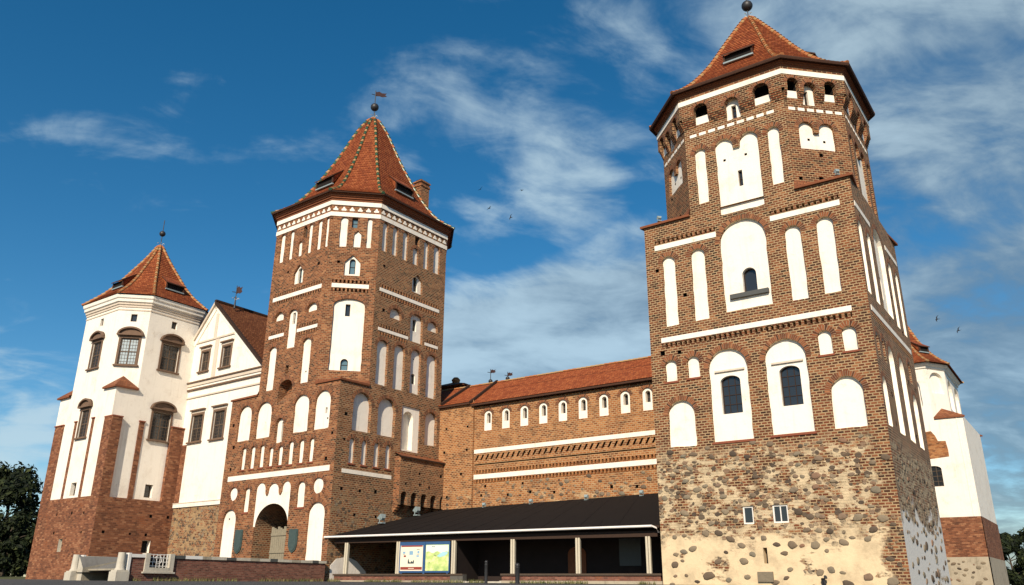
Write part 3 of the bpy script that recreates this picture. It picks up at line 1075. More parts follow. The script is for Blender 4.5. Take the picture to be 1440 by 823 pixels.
# --- gate level
niche(MT, F, arch(0.57, 2.15, 2.2, 6.64), .14, .79, dots=[(1.2, 6.0, .06)])
niche(MT, F, arch(9.85, 11.5, 2.2, 6.70), .14, .82)
niche(MT, F, arch(2.81, 3.42, 6.35, 8.05), .14, .3, sill=True)
niche(MT, F, arch(8.54, 9.35, 6.40, 8.10), .14, .4, sill=True)
for c_, r_ in (((1.52, 7.70), .47), ((10.63, 7.70), .52)):
    pl = [(c_[0] + r_ * cos(2 * pi * k / 24), c_[1] + r_ * sin(2 * pi * k / 24)) for k in range(24)]
    o = niche(MT, F, pl, .1)
    q = MB()
    for k in range(24):
        a0, a1 = 2 * pi * k / 24, 2 * pi * (k + 1) / 24
        P_ = lambda a, r, d=.015: F.pt(c_[0] + r * cos(a), c_[1] + r * sin(a), d)
        q.face([P_(a0, r_ + .01), P_(a0, r_ + .27), P_(a1, r_ + .27), P_(a1, r_ + .01)], [(k * .15, .03), (k * .15, .31), (k * .15 + .15, .31), (k * .15 + .15, .03)], 'arch_brick')
    q.build('arch_surround', 'arch_brick', o)
garch = [(6.055 + 1.745 * cos(pi * k / 20), 5.35 + 1.47 * sin(pi * k / 20)) for k in range(21)]
outer = [(7.86, 5.35), (7.86, 7.55)] + [(7.40 + .46 * cos(pi * k / 10), 7.72 + .5 * sin(pi * k / 10)) for k in range(10)] + [(6.94, 7.55), (6.82, 7.36), (6.70, 7.36), (6.62, 7.5)] + \
    [(6.04 + .56 * cos(pi * k / 10), 7.66 + .5 * sin(pi * k / 10)) for k in range(1, 10)] + [(5.46, 7.5), (5.40, 7.38), (5.28, 7.38), (5.18, 7.55)] + \
    [(4.64 + .52 * cos(pi * k / 10), 7.76 + .52 * sin(pi * k / 10)) for k in range(1, 10)] + [(4.12, 7.6), (4.12, 5.35)]
F.holes.append(([(4.31, 1.6), (7.80, 1.6)] + outer + [(4.31, 5.35)], 0.07))
mb = MB()
sheet(mb, F, outer + garch[::-1], [], -.07, 'white_plaster')
gp = mb.build('gate_panel', 'white_plaster', MT)
mb = MB()
gl = [(4.31, 1.6)] + garch[::-1] + [(7.80, 1.6)]
for a, b in zip(gl, gl[1:]):
    for k in range(6):
        d0, d1 = -.07 - k * .8, -.07 - (k + 1) * .8
        mb.face([F.pt(*a, d0), F.pt(*b, d0), F.pt(*b, d1), F.pt(*a, d1)], [(d0, a[1] + a[0]), (d0, b[1] + b[0]), (d1, b[1] + b[0]), (d1, a[1] + a[0])], 'brown_brick_on_stone')
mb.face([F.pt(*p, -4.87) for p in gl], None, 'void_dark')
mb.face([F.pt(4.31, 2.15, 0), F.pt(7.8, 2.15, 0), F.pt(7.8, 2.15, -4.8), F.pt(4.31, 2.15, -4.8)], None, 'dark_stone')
mb.build('gate_passage', 'brown_brick_on_stone', MT)
mb = MB()
for k in range(8):
    mb.box(F.pt(6.02 + .215 * k, 3.70 - .04 * (k % 3), -.34), F.u3, F.n3, Z3, .098, .045, 1.60 - .04 * (k % 3), 'door_wood')
for z_ in (2.6, 3.7, 4.8):
    mb.box(F.pt(6.8, z_, -.27), F.u3, F.n3, Z3, .86, .03, .08, 'door_wood')
mb.build('gate_door', 'door_wood', MT)
# --- alcove under the octagon
niche(MT, F, arch(5.42, 6.95, 13.75, 15.38, .65), .75, .65, mat='brown_brick', name='alcove')
mb = MB()
mb.face([F.pt(5.44, 13.76, -.02), F.pt(6.93, 13.76, -.02), F.pt(6.93, 14.5, -.72), F.pt(5.44, 14.5, -.72)], [(0, 0), (1.5, 0), (1.5, 1), (0, 1)], BM)
mb.build('alcove_sill', BM, MT)
niche(MT, F, rect(5.95, 6.3, 15.8, 16.4), .3, mat='void_dark', name='loophole')
# --- octagon, front face
simple_niches(MT, F, [(3.8, 4.73, 14.82, 18.12)], depth=.15)
niche(MT, F, arch(7.61, 8.57, 14.85, 18.15), .15, .48, dots=[(8.1, 15.7, .06)])
band(MT, F, 3.6, 5.35, 18.75, 19.0)
band(MT, F, 6.85, 9.08, 18.75, 19.0)
niche(MT, F, arch(5.69, 6.70, 17.7, 20.65, .45), .15, .45, wins=[(rect(6.02, 6.32, 19.55, 20.42), .2, 1, 1)])
simple_niches(MT, F, [(4.01, 5.12, 20.04, 20.76, .55), (7.74, 8.84, 20.06, 20.76, .55)], depth=.2)
band(MT, F, 3.6, 9.14, 21.69, 22.0)
niche(MT, F, pointed(5.79, 6.88, 22.6, 24.15, 23.55), .15, wins=[(arch(6.12, 6.55, 22.68, 23.9), .2, 1, 2, 'sky_glass')])
simple_niches(MT, F, [(3.72, 4.26, 24.84, 27.22), (4.87, 5.32, 24.84, 27.22), (5.98, 6.43, 24.84, 26.06), (7.06, 7.48, 24.84, 27.22), (8.1, 8.56, 24.84, 27.22), (9.0, 9.36, 24.84, 27.22)],
              depth=.12, mat='white_plaster')
F.holes.append((rect(6.45, 6.88, 26.22, 27.2), .25))
window(MT, F, rect(6.45, 6.88, 26.22, 27.2), -.25, 1, 2, glass='window_glass')
putlogs(F, .2, 11.8, 9, 14.5, seed=11)
putlogs(F, 3.3, 9.4, 15, 27, seed=12)
T0 = wall(MT, F, [(0, 1.4), (12, 1.4), (12, 14.7), (9.49, 14.7), (9.49, 28.95), (3.13, 28.95), (3.13, 14.7), (0, 14.7)], BM)
T0.build('wall', BM, MT)
# --- diagonal face
F = MO2 = Facade(moc[2], moc[3], 20)
L2 = F.L
niche(MT, F, arch(.72, 1.27, 24.86, 27.25), .12, .26)
niche(MT, F, pointed(1.74, 2.29, 24.88, 26.2, 25.95), .12)
niche(MT, F, arch(2.68, 3.02, 24.88, 27.25), .12, .17)
F.holes.append((rect(1.55, 1.98, 26.42, 27.22), .25))
window(MT, F, rect(1.55, 1.98, 26.42, 27.22), -.25, 1, 2, glass='sky_glass')
niche(MT, F, pointed(1.25, 2.38, 22.66, 24.25, 23.7), .15, wins=[(arch(1.6, 2.03, 22.8, 24.0), .2, 1, 2, 'sky_glass')])
band(MT, F, .47, 3.1, 21.69, 22.0)
niche(MT, F, arch(.73, 2.93, 15.6, 20.88, .5), .15, .5, wins=[(rect(1.56, 1.9, 19.6, 20.5), .2, 1, 1), (arch(1.51, 2.03, 15.66, 16.48), .2, 1, 2, 'sky_glass')])
putlogs(F, .2, 3.4, 15.2, 27, 1.3, 1.6, seed=13)
wall(MT, F, rect(0, L2, 14.7, 28.95), BM).build('wall', BM, MT)
# --- right face
F = MS1
simple_niches(MT, F, [(2.9, 3.42, 24.88, 27.22), (3.95, 4.48, 24.88, 27.22), (5.03, 5.58, 24.88, 27.22), (6.17, 6.75, 24.88, 26.25), (7.35, 7.9, 24.88, 27.22), (8.5, 9.2, 24.88, 27.22)], depth=.16)
F.holes.append((rect(6.32, 6.8, 26.3, 27.2), .3))
window(MT, F, rect(6.32, 6.8, 26.3, 27.2), -.3, 1, 2)
niche(MT, F, pointed(6.26, 7.38, 22.63, 24.15, 23.7), .2, wins=[(arch(6.55, 7.0, 22.8, 24.0), .2, 1, 2)])
band(MT, F, 2.96, 9.35, 21.72, 21.98)
band(MT, F, 3.05, 6.1, 18.77, 19.0)
band(MT, F, 7.9, 9.36, 18.77, 19.0)
simple_niches(MT, F, [(4.12, 5.31, 20.0, 20.82, .58), (8.15, 9.3, 20.02, 20.84, .56)], depth=.22)
niche(MT, F, arch(6.28, 7.62, 18.75, 20.95, .5), .22, .5, wins=[(rect(6.72, 7.12, 19.66, 20.58), .2, 1, 1)])
simple_niches(MT, F, [(3.1, 4.19, 14.86, 18.15), (4.8, 5.9, 14.86, 18.18), (8.23, 9.34, 14.86, 18.22)], depth=.21)
niche(MT, F, arch(6.52, 7.58, 14.86, 18.22), .21, .53, wins=[(arch(6.82, 7.26, 15.62, 16.4), .2, 1, 1)], dots=[(7.0, 17.5, .05)])
simple_niches(MT, F, [(1.28, 2.93, 11.37, 14.04), (3.56, 5.26, 11.38, 14.04), (8.32, 9.62, 11.35, 13.82)], depth=.27)
F.holes.append((rect(5.9, 7.75, 10.62, 13.85), .1))
mb = MB()
sheet(mb, F, rect(5.9, 7.75, 10.62, 13.85), [(arch(6.1, 7.15, 10.75, 13.5), .45, 'white_plaster', 'white_plaster')], -.1, 'white_plaster')
mb.build('niche', 'white_plaster', MT)
simple_niches(MT, F, [(1.2, 1.63, 9.18, 10.84), (2.3, 2.74, 9.18, 10.84), (3.42, 3.9, 9.18, 10.84), (4.5, 4.96, 9.18, 10.84)], depth=.13, sill=True)
band(MT, F, .69, 5.16, 8.52, 8.78, frieze=None)
putlogs(F, .2, 5, 5.5, 14.3, seed=14)
putlogs(F, 2.7, 9.8, 15, 27, seed=15)
wall(MT, F, [(0, 1.4), (12.73, 1.4), (12.73, 14.7), (9.94, 14.7), (9.94, 28.95), (2.55, 28.95), (2.55, 14.7), (0, 14.7)], 'brown_brick_on_stone').build('wall', 'brown_brick_on_stone', MT)
# other walls
for i in (0, 4, 5, 6, 7):
    f = Facade(moc[i], moc[(i + 1) % 8], 60 + 9 * i)
    wall(MT, f, rect(0, f.L, 14.5, 28.95), BM).build('wall', BM, MT)
for i in (2, 3):
    f = Facade(msq[i], msq[(i + 1) % 4], 90 + 15 * i)
    wall(MT, f, rect(0, f.L, 1.4, 14.7), BM).build('wall', BM, MT)
for (cn, a, b) in ((1, 2, 3), (0, 0, 1), (2, 4, 5)):
    corner_cap(MT, msq[cn], moc[a], moc[b], 14.72, .25, .10)
# bands under the eaves
ring(MT, moc, [(-.01, 27.27), (.05, 27.27), (.05, 27.60), (-.01, 27.60)], 'white_plaster', 'white_band')
ring(MT, moc, [(-.01, 28.17), (.08, 28.17), (.08, 28.50), (.0, 28.50)], 'white_plaster', 'white_band')
for i in range(0, 5):
    f = Facade(moc[i], moc[i + 1])
    sc_ = MB()
    n = int(round(f.L / .56))
    p = f.L / n
    for k in range(n):
        c_ = p * (k + .5)
        pl = [(c_ - .17, 27.74), (c_ + .17, 27.74), (c_ + .185, 27.86), (c_ + .09, 27.91), (c_ + .06, 28.02), (c_, 28.05), (c_ - .06, 28.02), (c_ - .09, 27.91), (c_ - .185, 27.86)]
        sc_.prism(f, pl, -.01, .035, 'white_plaster')
    sc_.build('scallop_frieze', 'white_plaster', MT)
ring(MT, moc, [(.0, 28.5), (.07, 28.55), (.07, 28.68), (.16, 28.70), (.16, 28.82), (.26, 28.84), (.26, 28.98), (.36, 29.0), (.36, 29.1), (0, 29.1)], 'cornice_brick', 'cornice')
PM = [(1.085, 29.12), (0.97, 29.58), (0.835, 30.25), (0.65, 31.95), (0.40, 35.05), (0.18, 38.3), (0.03, 39.9)]
spire(MT, moc, PM, 'roof_tile', ['ridge_green', 'ridge_cream', 'ridge_green', 'ridge_orange'])
ring(MT, moc, [(.36, 29.08), (.50, 29.02), (.53, 29.10), (.53, 29.16), (.3, 29.2)], 'eave_wood', 'eave')
dormer(MT, moc, PM, 1, .52, 31.2, 1.9, .7)
dormer(MT, moc, PM, 3, .5, 31.2, 1.9, .7)
mc = sum(moc, Vector((0, 0))) / 8
finial(MT, mc.x, mc.y, 39.75, 41.0, .36, 42.7, (1.0, .5), tilt=.45)
# chimney on the right slope
mb = MB()
cp = F.pt(9.4, 0, -2.6)
mb.box((cp.x, cp.y, 31.6), F.u3, F.n3, Z3, .50, .42, 2.2, 'brown_brick')
mb.box((cp.x, cp.y, 33.5), F.u3, F.n3, Z3, .56, .48, .10, 'brown_brick')
mb.box((cp.x, cp.y, 33.86), F.u3, F.n3, Z3, .58, .50, .07, 'brown_brick')
for k in (-.3, 0, .3):
    mb.box((cp.x + F.u.x * k, cp.y + F.u.y * k, 34.0), F.u3, F.n3, Z3, .11, .3, .1, 'void_dark')
mb.build('chimney', 'brown_brick', MT)
# projecting bay on corbels, right face
f = F
fb = Facade(f.pt(5.45, 0, .55).to_2d(), f.pt(10.5, 0, .55).to_2d(), 77)
for k in range(5):
    c_ = .5 + 1.0 * k
    fb.holes.append((arch(c_ - .32, c_ + .32, 6.84, 7.75), .5))
putlogs(fb, .3, 4.8, 7.9, 9.8, 1.2, .8, seed=4, size=.1)
fb.holes += [(rect(1.05, 1.15, 9.0, 9.7), .3, None, 'void_dark'), (rect(2.2, 2.3, 8.2, 8.8), .3, None, 'void_dark')]
mb = MB()
sheet(mb, fb, rect(0, 5.05, 6.85, 10.15), fb.holes, 0, 'brown_brick_on_stone', 77)
for u_ in (0, 5.05):
    mb.face([fb.pt(u_, 6.85, 0), fb.pt(u_, 10.15, 0), fb.pt(u_, 10.15, -.55), fb.pt(u_, 6.85, -.55)], None, BM)
mb.face([fb.pt(0, 6.86, 0), fb.pt(5.05, 6.86, 0), fb.pt(5.05, 6.86, -.55), fb.pt(0, 6.86, -.55)], None, BM)
for k in range(6):
    c_ = 1.0 * k + .02
    for j, (h_, d_) in enumerate(((6.45, -.42), (6.6, -.28), (6.75, -.14))):
        mb.box(fb.pt(min(max(c_, .17), 4.88), h_, (d_ - .55) / 2 - .0), fb.u3, fb.n3, Z3, .16, (d_ + .55) / 2, .075, BM)
by = mb.build('bay', BM, MT)
mb = MB()
A, B = fb.pt(-.1, 10.13, .14), fb.pt(5.2, 10.13, .14)
C_, D = fb.pt(5.2, 10.42, -.54), fb.pt(-.1, 10.42, -.54)
mb.face([A, B, C_, D], [(0, 0), (5, 0), (5, .7), (0, .7)], 'brown_roof_tile')
dn = Vector((0, 0, -.1))
mb.face([A + dn, B + dn, B, A], None, 'dark_wood')
mb.face([A + dn, D, C_, B + dn], None, 'dark_wood')
mb.build('bay_roof', 'brown_roof_tile', by)
# shields beside the gate: hang on the wall, things of their own
for nm, u0, u1, z0, z1, lb in (('shield', 2.36, 3.2, 3.62, 5.2, 'dark green shield plaque left of the arched gate'),
                               ('shield', 8.22, 9.08, 3.58, 5.05, 'dark green shield plaque right of the arched gate')):
    mb = MB()
    h = u1 - u0
    pl = [(u0, z1 - .02), (u0, z0 + h * .55), (u0 + h * .16, z0 + h * .2), (u0 + h * .5, z0), (u1 - h * .16, z0 + h * .2), (u1, z0 + h * .55), (u1, z1 - .02), (u1 - h * .22, z1 + .03), (u1 - h * .5, z1 - .02), (u0 + h * .22, z1 + .03)]
    mb.prism(MS0, pl, .0, .07, 'plaque_green')
    c_ = ((u0 + u1) / 2, (z0 + z1) / 2)
    inn = [(c_[0] + (p[0] - c_[0]) * .8, c_[1] + (p[1] - c_[1]) * .86) for p in pl]
    mb.prism(MS0, inn, .06, .10, 'plaque_green')
    o = mb.build(nm, 'plaque_green')
    tag(o, lb, 'plaque', 'shield plaques beside the gate')

# ================================================================== CORNER TOWER (right)
rsq = rect_plan(15.189, 43.519, 5.64, 5.257, -0.614)
roc = rect_plan(15.258, 43.47, 5.328, 5.257, -0.614, 2.455)
RS0, RS1 = Facade(rsq[0], rsq[1]), Facade(rsq[1], rsq[2], 33)
BR = 'dark_brick_on_stone'
RT = thing('corner_tower', 'tall dark brick tower on a pale field stone base, white niches, red roof', 'tower', (15.2, 43.5, 1.8))
F = RS0
WT_ = dict(depth=.16, mat='white_plaster')
simple_niches(RT, F, [(.79, 2.27, 8.4, 10.8), (9.03, 10.5, 8.55, 10.95)], **WT_)
for u0, u1, v0, v1, a, b, c_, d in ((3.18, 5.22, 8.45, 13.18, 3.70, 4.74, 9.84, 11.78), (6.12, 8.14, 8.52, 13.2, 6.72, 7.72, 9.9, 11.86)):
    o = niche(RT, F, arch(u0, u1, v0, v1), .16, (u1 - u0) / 2, sill=True, wins=[(arch(a, b, c_, d, .3), .22, 3, 4)])
    mb = MB()
    mb.prism(F, rect(u0 + .28, u1 - .2, 12.0, 12.09), -.17, -.06, 'cream_trim')
    mb.build('hood_mould', 'cream_trim', o)
simple_niches(RT, F, [(.78, 1.45, 11.85, 13.03), (2.04, 2.7, 11.9, 13.05), (8.77, 9.4, 12.1, 13.3), (9.9, 10.54, 12.12, 13.32)], sill=True, **WT_)
band(RT, F, .67, 10.5, 14.03, 14.3, fmat='dark_brick', frieze='low')
band(RT, F, .59, 4.2, 19.42, 19.72, fmat='dark_brick', frieze='top')
band(RT, F, 7.16, 10.65, 19.55, 19.84, fmat='dark_brick', frieze='top')
simple_niches(RT, F, [(.98, 1.73, 14.9, 18.97), (2.65, 3.46, 14.92, 19.0), (7.78, 8.62, 15.05, 19.06), (9.36, 10.2, 15.1, 19.12)], **WT_)
o = niche(RT, F, arch(4.35, 6.85, 15.1, 20.1, 1.15), .16, 1.15, wins=[(arch(5.36, 6.1, 16.02, 17.35), .25, 1, 1)])
mb = MB()
mb.prism(F, rect(4.66, 6.68, 15.77, 16.0), -.17, .02, 'panel_grey')
mb.build('balcony_beam', 'panel_grey', o)
S8 = 2.85            # octagon starts here along the front
simple_niches(RT, F, [(S8 + .5, S8 + 1.15, 21.6, 25.0), (S8 + 4.64, S8 + 5.28, 21.58, 25.0)], **WT_)


def double_arch(u0, u1, v0, v1, vv):
    w_ = (u1 - u0)
    a = w_ * .215
    l, r = u0 + a, u1 - a
    sp = v1 - a
    pts = [(u0, v0), (u1, v0), (u1, sp)]
    pts += [(r + a * cos(pi * k / 10), sp + a * sin(pi * k / 10)) for k in range(1, 10)]
    pts += [(r - a, sp), (r - a, vv), (l + a, vv), (l + a, sp)]
    pts += [(l + a * cos(pi * k / 10), sp + a * sin(pi * k / 10)) for k in range(1, 10)]
    pts += [(u0, sp)]
    return pts, (l, r, a, sp)


def double_niche(f, u0, u1, v0, v1, vv, **kw):
    pl, (l, r, a, sp) = double_arch(u0, u1, v0, v1, vv)
    o = niche(RT, f, pl, .16, **kw)
    mb = MB()
    arch_ring(mb, f, l - a, l + a, v1, a, .24)
    arch_ring(mb, f, r - a, r + a, v1, a, .24)
    mb.build('arch_surround', 'arch_brick', o)
    return o


double_niche(F, S8 + 1.7, S8 + 4.12, 20.6, 25.15, 24.45, wins=[(rect(S8 + 2.82, S8 + 3.06, 22.1, 23.05), .2, 1, 2)], dots=[(S8 + 2.15, 23.9, .07), (S8 + 3.35, 23.9, .07)])


ATT = 0.26           # how far the attic steps out
ATZ = 27.02


def attic(f_base, f_att, sh, L, opens, wins_, dash):
    """machicolated attic of one side: openings between stepped corbels, small windows, a row of white blocks below"""
    notch = []
    for (u0, u1, v0, v1) in opens:
        f_base.holes.append((rect(sh + u0 + .02, sh + u1 - .02, 26.98, v1 - .05), .55, 'void_dark', 'void_dark'))
        mb = MB()
        mb.face([f_base.pt(sh + u0 + .02, v0, .012), f_base.pt(sh + u1 - .02, v0, .012), f_base.pt(sh + u1 - .02, 27.0, .012), f_base.pt(sh + u0 + .02, 27.0, .012)], None, 'white_plaster')
        mb.build('machicolation', 'white_plaster', RT)
        notch.append((u0, u1, v1))
    for (u0, u1, v0, v1, a, b, c_, d) in wins_:
        niche(RT, f_base, arch(sh + u0, sh + u1, v0, v1), .1, None, wins=[(rect(sh + a, sh + b, c_, d), .2, 1, 3)])
        notch.append((u0, u1, v1))
    notch.sort()
    e = ATT * tan(radians(22.5))
    # outline of the attic wall with notches in its lower edge (u measured from the attic facade start)
    out = [(0, ATZ)]
    for (u0, u1, v1) in notch:
        u0, u1 = u0 + e, u1 + e
        a = (u1 - u0) / 2
        sp = v1 - a
        out += [(u0, ATZ), (u0, sp)] if sp > ATZ + .02 else [(u0, ATZ)]
        s_ = max(sp, ATZ)
        out += [(u0 + a - a * cos(pi * k / 10), s_ + (v1 - s_) * sin(pi * k / 10)) for k in range(1, 10)]
        out += [(u1, sp), (u1, ATZ)] if sp > ATZ + .02 else [(u1, ATZ)]
    out += [(f_att.L, ATZ), (f_att.L, 28.6), (0, 28.6)]
    mb = MB()
    sheet(mb, f_att, out, [], 0, 'dark_brick', f_att.uoff)
    for a_, b_ in zip(out, out[1:-2]):
        mb.face([f_att.pt(*a_, 0), f_att.pt(*b_, 0), f_att.pt(*b_, -ATT - .02), f_att.pt(*a_, -ATT - .02)], None, 'dark_brick')
    for (u0, u1, v1) in notch:
        arch_ring(mb, f_att, u0 + e, u1 + e, v1, min((u1 - u0) / 2, v1 - ATZ), .2)
    # corbel steps
    edges = [0] + [q for n_ in notch for q in (n_[0], n_[1])] + [L]
    for k in range(0, len(edges), 2):
        a_, b_ = edges[k], edges[k + 1]
        for j in range(5):
            z0 = 26.42 + j * .12
            mb.prism(f_base, rect(sh + a_, sh + b_, z0, z0 + .12), 0, ATT * (j + 1) / 5.5, 'dark_brick')
    mb.build('attic', 'dark_brick', RT)
    mb = MB()
    for (u0, u1) in dash:
        mb.prism(f_base, rect(sh + u0, sh + u1, 25.80, 25.98), -.01, .02, 'white_plaster')
    mb.build('white_block_row', 'white_plaster', RT)


roo = offset_poly(roc, ATT)
RO = [Facade(roc[i], roc[(i + 1) % 8], 50 + 7 * i) for i in range(8)]
RA = [Facade(roo[i], roo[(i + 1) % 8], 52 + 7 * i) for i in range(8)]
attic(RS0, RA[1], S8, RO[1].L, [(.74, 1.56, 26.52, 27.7), (4.19, 5.08, 26.56, 27.7)], [(2.55, 3.36, 26.2, 27.45, 2.83, 3.1, 26.25, 27.1)],
      [(.32 + .555 * k, .32 + .555 * k + .4) for k in range(9)])
putlogs(F, .2, 11, 8.6, 20.8, 1.5, 1.45, seed=21, size=.12)
putlogs(F, S8 + .1, S8 + 5.6, 21.3, 26.3, 1.5, 1.45, seed=22, size=.12)
F.holes += [(rect(5.14, 5.33, 2.7, 3.4), .4, None, 'void_dark')]
for u0, u1 in ((4.33, 4.84), (5.76, 6.48)):
    F.holes.append((rect(u0, u1, 4.48, 5.3), .12))
T0 = wall(RT, F, [(0, 1.2), (11.28, 1.2), (11.28, 21.1), (S8 + RO[1].L, 21.1), (S8 + RO[1].L, 28.6), (S8, 28.6), (S8, 21.1), (0, 21.1)], BR)


def stones(mb, f, u0, u1, v0, v1, n, seed, avoid=(), big=.34):
    r = random.Random(seed)
    put = []
    tries = 0
    while len(put) < n and tries < n * 40:
        tries += 1
        v = v0 + (v1 - v0) * r.random()
        size = r.uniform(.07, .17) + big * .4 * max(0, 1 - (v - v0) / (v1 - v0)) * r.random() ** 1.3
        u = r.uniform(u0 + .25, u1 - .25)
        if any(hypot(u - a, v - b) < (size + c_) * 1.25 for a, b, c_ in put) or any(a - .2 < u < b + .2 and c_ - .2 < v < d + .2 for a, b, c_, d in avoid):
            continue
        put.append((u, v, size))
        rows = []
        sx, sz = size * r.uniform(1.0, 1.35), size * r.uniform(.62, .9)
        rot = r.uniform(-.35, .35)
        sd_ = r.random() * 50
        for j in range(6):
            a = pi / 2 * (1 - j / 5)
            row = []
            for k in range(13):
                b = 2 * pi * k / 13
                wob = 1 + .30 * noise.noise(Vector((cos(b) * 1.1 + sd_, sin(b) * 1.1, 0))) + .12 * noise.noise(Vector((cos(b) * 3 + sd_, sin(b) * 3, 5)))
                x, y = sx * sin(pi / 2 - a) * cos(b) * wob, sz * sin(pi / 2 - a) * sin(b) * wob
                dz = (.03 + .22 * size) * (max(0, sin(a)) ** .5) - .015
                row.append(f.pt(u + x * cos(rot) - y * sin(rot), v + x * sin(rot) + y * cos(rot), dz + .012 * noise.noise(Vector((x * 9 + sd_, y * 9, 2)))))
            rows.append(row)
        mb.grid(rows, 'field_stone', True, True)


stones(T0, F, 0, 11.28, 1.5, 8.3, 135, 5, [(4.2, 5.0, 4.3, 5.5), (5.6, 6.6, 4.3, 5.5), (5.0, 5.5, 2.5, 3.5)])
T0.build('wall', BR, RT)
for u0, u1, side in ((4.33, 4.84, 0), (5.76, 6.48, 1)):
    o = window(RT, F, rect(u0, u1, 4.48, 5.3), -.10, 1 + side, 1, .07, .05, frame='white_paint', name='base_window')
mb = MB()
mb.box(F.pt(5.16, 2.12, .03), F.u3, F.n3, Z3, .36, .07, .22, 'field_stone')
mb.build('sill_stone', 'field_stone', RT)
# drain pipe stub at the foot
mb = MB()
mb.tube([F.pt(7.75, 1.62, .0), F.pt(7.75, 2.02, .18), F.pt(7.9, 2.1, .3)], .09, 10, 'black_metal')
mb.build('drain_pipe', 'black_metal', RT)
# --- right-hand diagonal and left-hand diagonal
for i, sd_ in ((2, 1), (0, 2)):
    f = RO[i]
    double_niche(f, .65, 2.72, 23.5, 25.15, 24.5, dots=[(1.25, 24.15, .07), (2.15, 24.1, .07)])
    attic(f, RA[i], 0, f.L, [(.16, .82, 26.55, 27.68), (2.34, 3.02, 26.56, 27.7)], [(1.12, 1.84, 26.2, 27.5, 1.28, 1.52, 26.25, 27.15)],
          [(.2 + .545 * k, .2 + .545 * k + .39) for k in range(6)])
    putlogs(f, .2, 3.2, 21.3, 26.3, 1.4, 1.5, seed=30 + sd_, size=.12)
    wall(RT, f, rect(0, f.L, 21, 28.6), 'dark_brick').build('wall', 'dark_brick', RT)
f = RO[3]
simple_niches(RT, f, [(.45, 1.1, 21.6, 25.0), (4.5, 5.15, 21.6, 25.0)], **WT_)
double_niche(f, 1.65, 4.0, 20.9, 25.15, 24.45)
attic(f, RA[3], 0, f.L, [(.7, 1.5, 26.52, 27.7), (4.1, 4.95, 26.56, 27.7)], [(2.45, 3.25, 26.2, 27.45, 2.7, 3.0, 26.25, 27.1)], [(.3 + .55 * k, .3 + .55 * k + .4) for k in range(9)])
wall(RT, f, rect(0, f.L, 20.9, 28.6), 'dark_brick').build('wall', 'dark_brick', RT)
for i in (4, 5, 6, 7):
    f = RO[i]
    wall(RT, f, rect(0, f.L, 21, 28.6), 'dark_brick').build('wall', 'dark_brick', RT)
    wall(RT, RA[i], rect(0, RA[i].L, ATZ, 28.6), 'dark_brick').build('attic', 'dark_brick', RT)
# --- right-hand side of the square
F = RS1
simple_niches(RT, F, [(.4, 1.3, 8.6, 10.9), (2.95, 4.2, 8.62, 13.0), (5.5, 6.8, 8.62, 13.0), (8.0, 9.2, 8.6, 11.5)], depth=.20, rev='white_plaster')
simple_niches(RT, F, [(.45, 1.1, 11.85, 13.05), (1.75, 2.35, 11.85, 13.05), (8.2, 8.9, 12.1, 13.3)], depth=.2)
band(RT, F, .4, 10.0, 14.04, 14.3, fmat='dark_brick', frieze='low')
band(RT, F, .2, 3.4, 19.42, 19.7, fmat='dark_brick', frieze=None)
band(RT, F, 7.0, 10.1, 19.42, 19.7, fmat='dark_brick', frieze=None)
simple_niches(RT, F, [(.35, 1.05, 15.0, 18.8), (2.15, 2.95, 15.0, 18.8), (7.1, 7.85, 15.0, 18.8), (8.95, 9.7, 15.0, 18.8)], depth=.12, rev='white_plaster')
niche(RT, F, arch(3.9, 6.2, 15.1, 19.9, 1.1), .2, 1.1, wins=[(arch(4.8, 5.4, 16.0, 17.3), .2, 1, 1)], rev='white_plaster')
putlogs(F, .2, 10, 8.6, 20.6, 1.5, 1.45, seed=24, size=.12)
T1 = wall(RT, F, rect(0, F.L, 1.2, 21.1), 'dark_brick_on_whitewash')
stones(T1, F, .2, 10.2, 1.5, 7.8, 100, 8)
T1.build('wall', 'dark_brick_on_whitewash', RT)
for i in (2, 3):
    f = Facade(rsq[i], rsq[(i + 1) % 4], 110 + 15 * i)
    wall(RT, f, rect(0, f.L, 1.2, 21.1), BR).build('wall', BR, RT)
mb = MB()
mb.face([Vector((*p, 21.09)) for p in rsq], None, 'dark_brick')
mb.build('ledge', 'dark_brick', RT)
for cn, a, b in ((0, 0, 1), (1, 2, 3), (2, 4, 5), (3, 6, 7)):
    corner_cap(RT, rsq[cn], roc[a], roc[b], 21.12, .4, .16)
# two small flood lamps on the shoulders
ring(RT, roo, [(-.01, 27.86), (.035, 27.86), (.035, 28.16), (-.01, 28.16)], 'white_plaster', 'white_band')
ring(RT, roo, [(-.02, 28.36), (.04, 28.38), (.04, 28.47), (.11, 28.49), (.11, 28.58), (.18, 28.60), (.18, 28.72), (-.2, 28.72)], 'cornice_brick', 'cornice')
ring(RT, roo, [(.16, 28.72), (.40, 28.60), (.44, 28.70), (.44, 28.76), (.1, 28.84)], 'eave_wood', 'eave')
PR = [(1.115, 28.74), (1.0, 29.12), (0.82, 30.05), (0.60, 31.6), (0.366, 33.65), (0.12, 35.75), (0.03, 36.45)]
spire(RT, roc, PR, 'roof_tile', ['ridge_orange', 'ridge_orange', 'ridge_cream'])
dormer(RT, roc, PR, 1, .55, 31.0, 1.7, .55)
dormer(RT, roc, PR, 3, .5, 31.0, 1.7, .55)
rc = sum(roc, Vector((0, 0))) / 8
finial(RT, rc.x, rc.y, 36.3, 37.45, .36, 39.4, (1.4, .7))

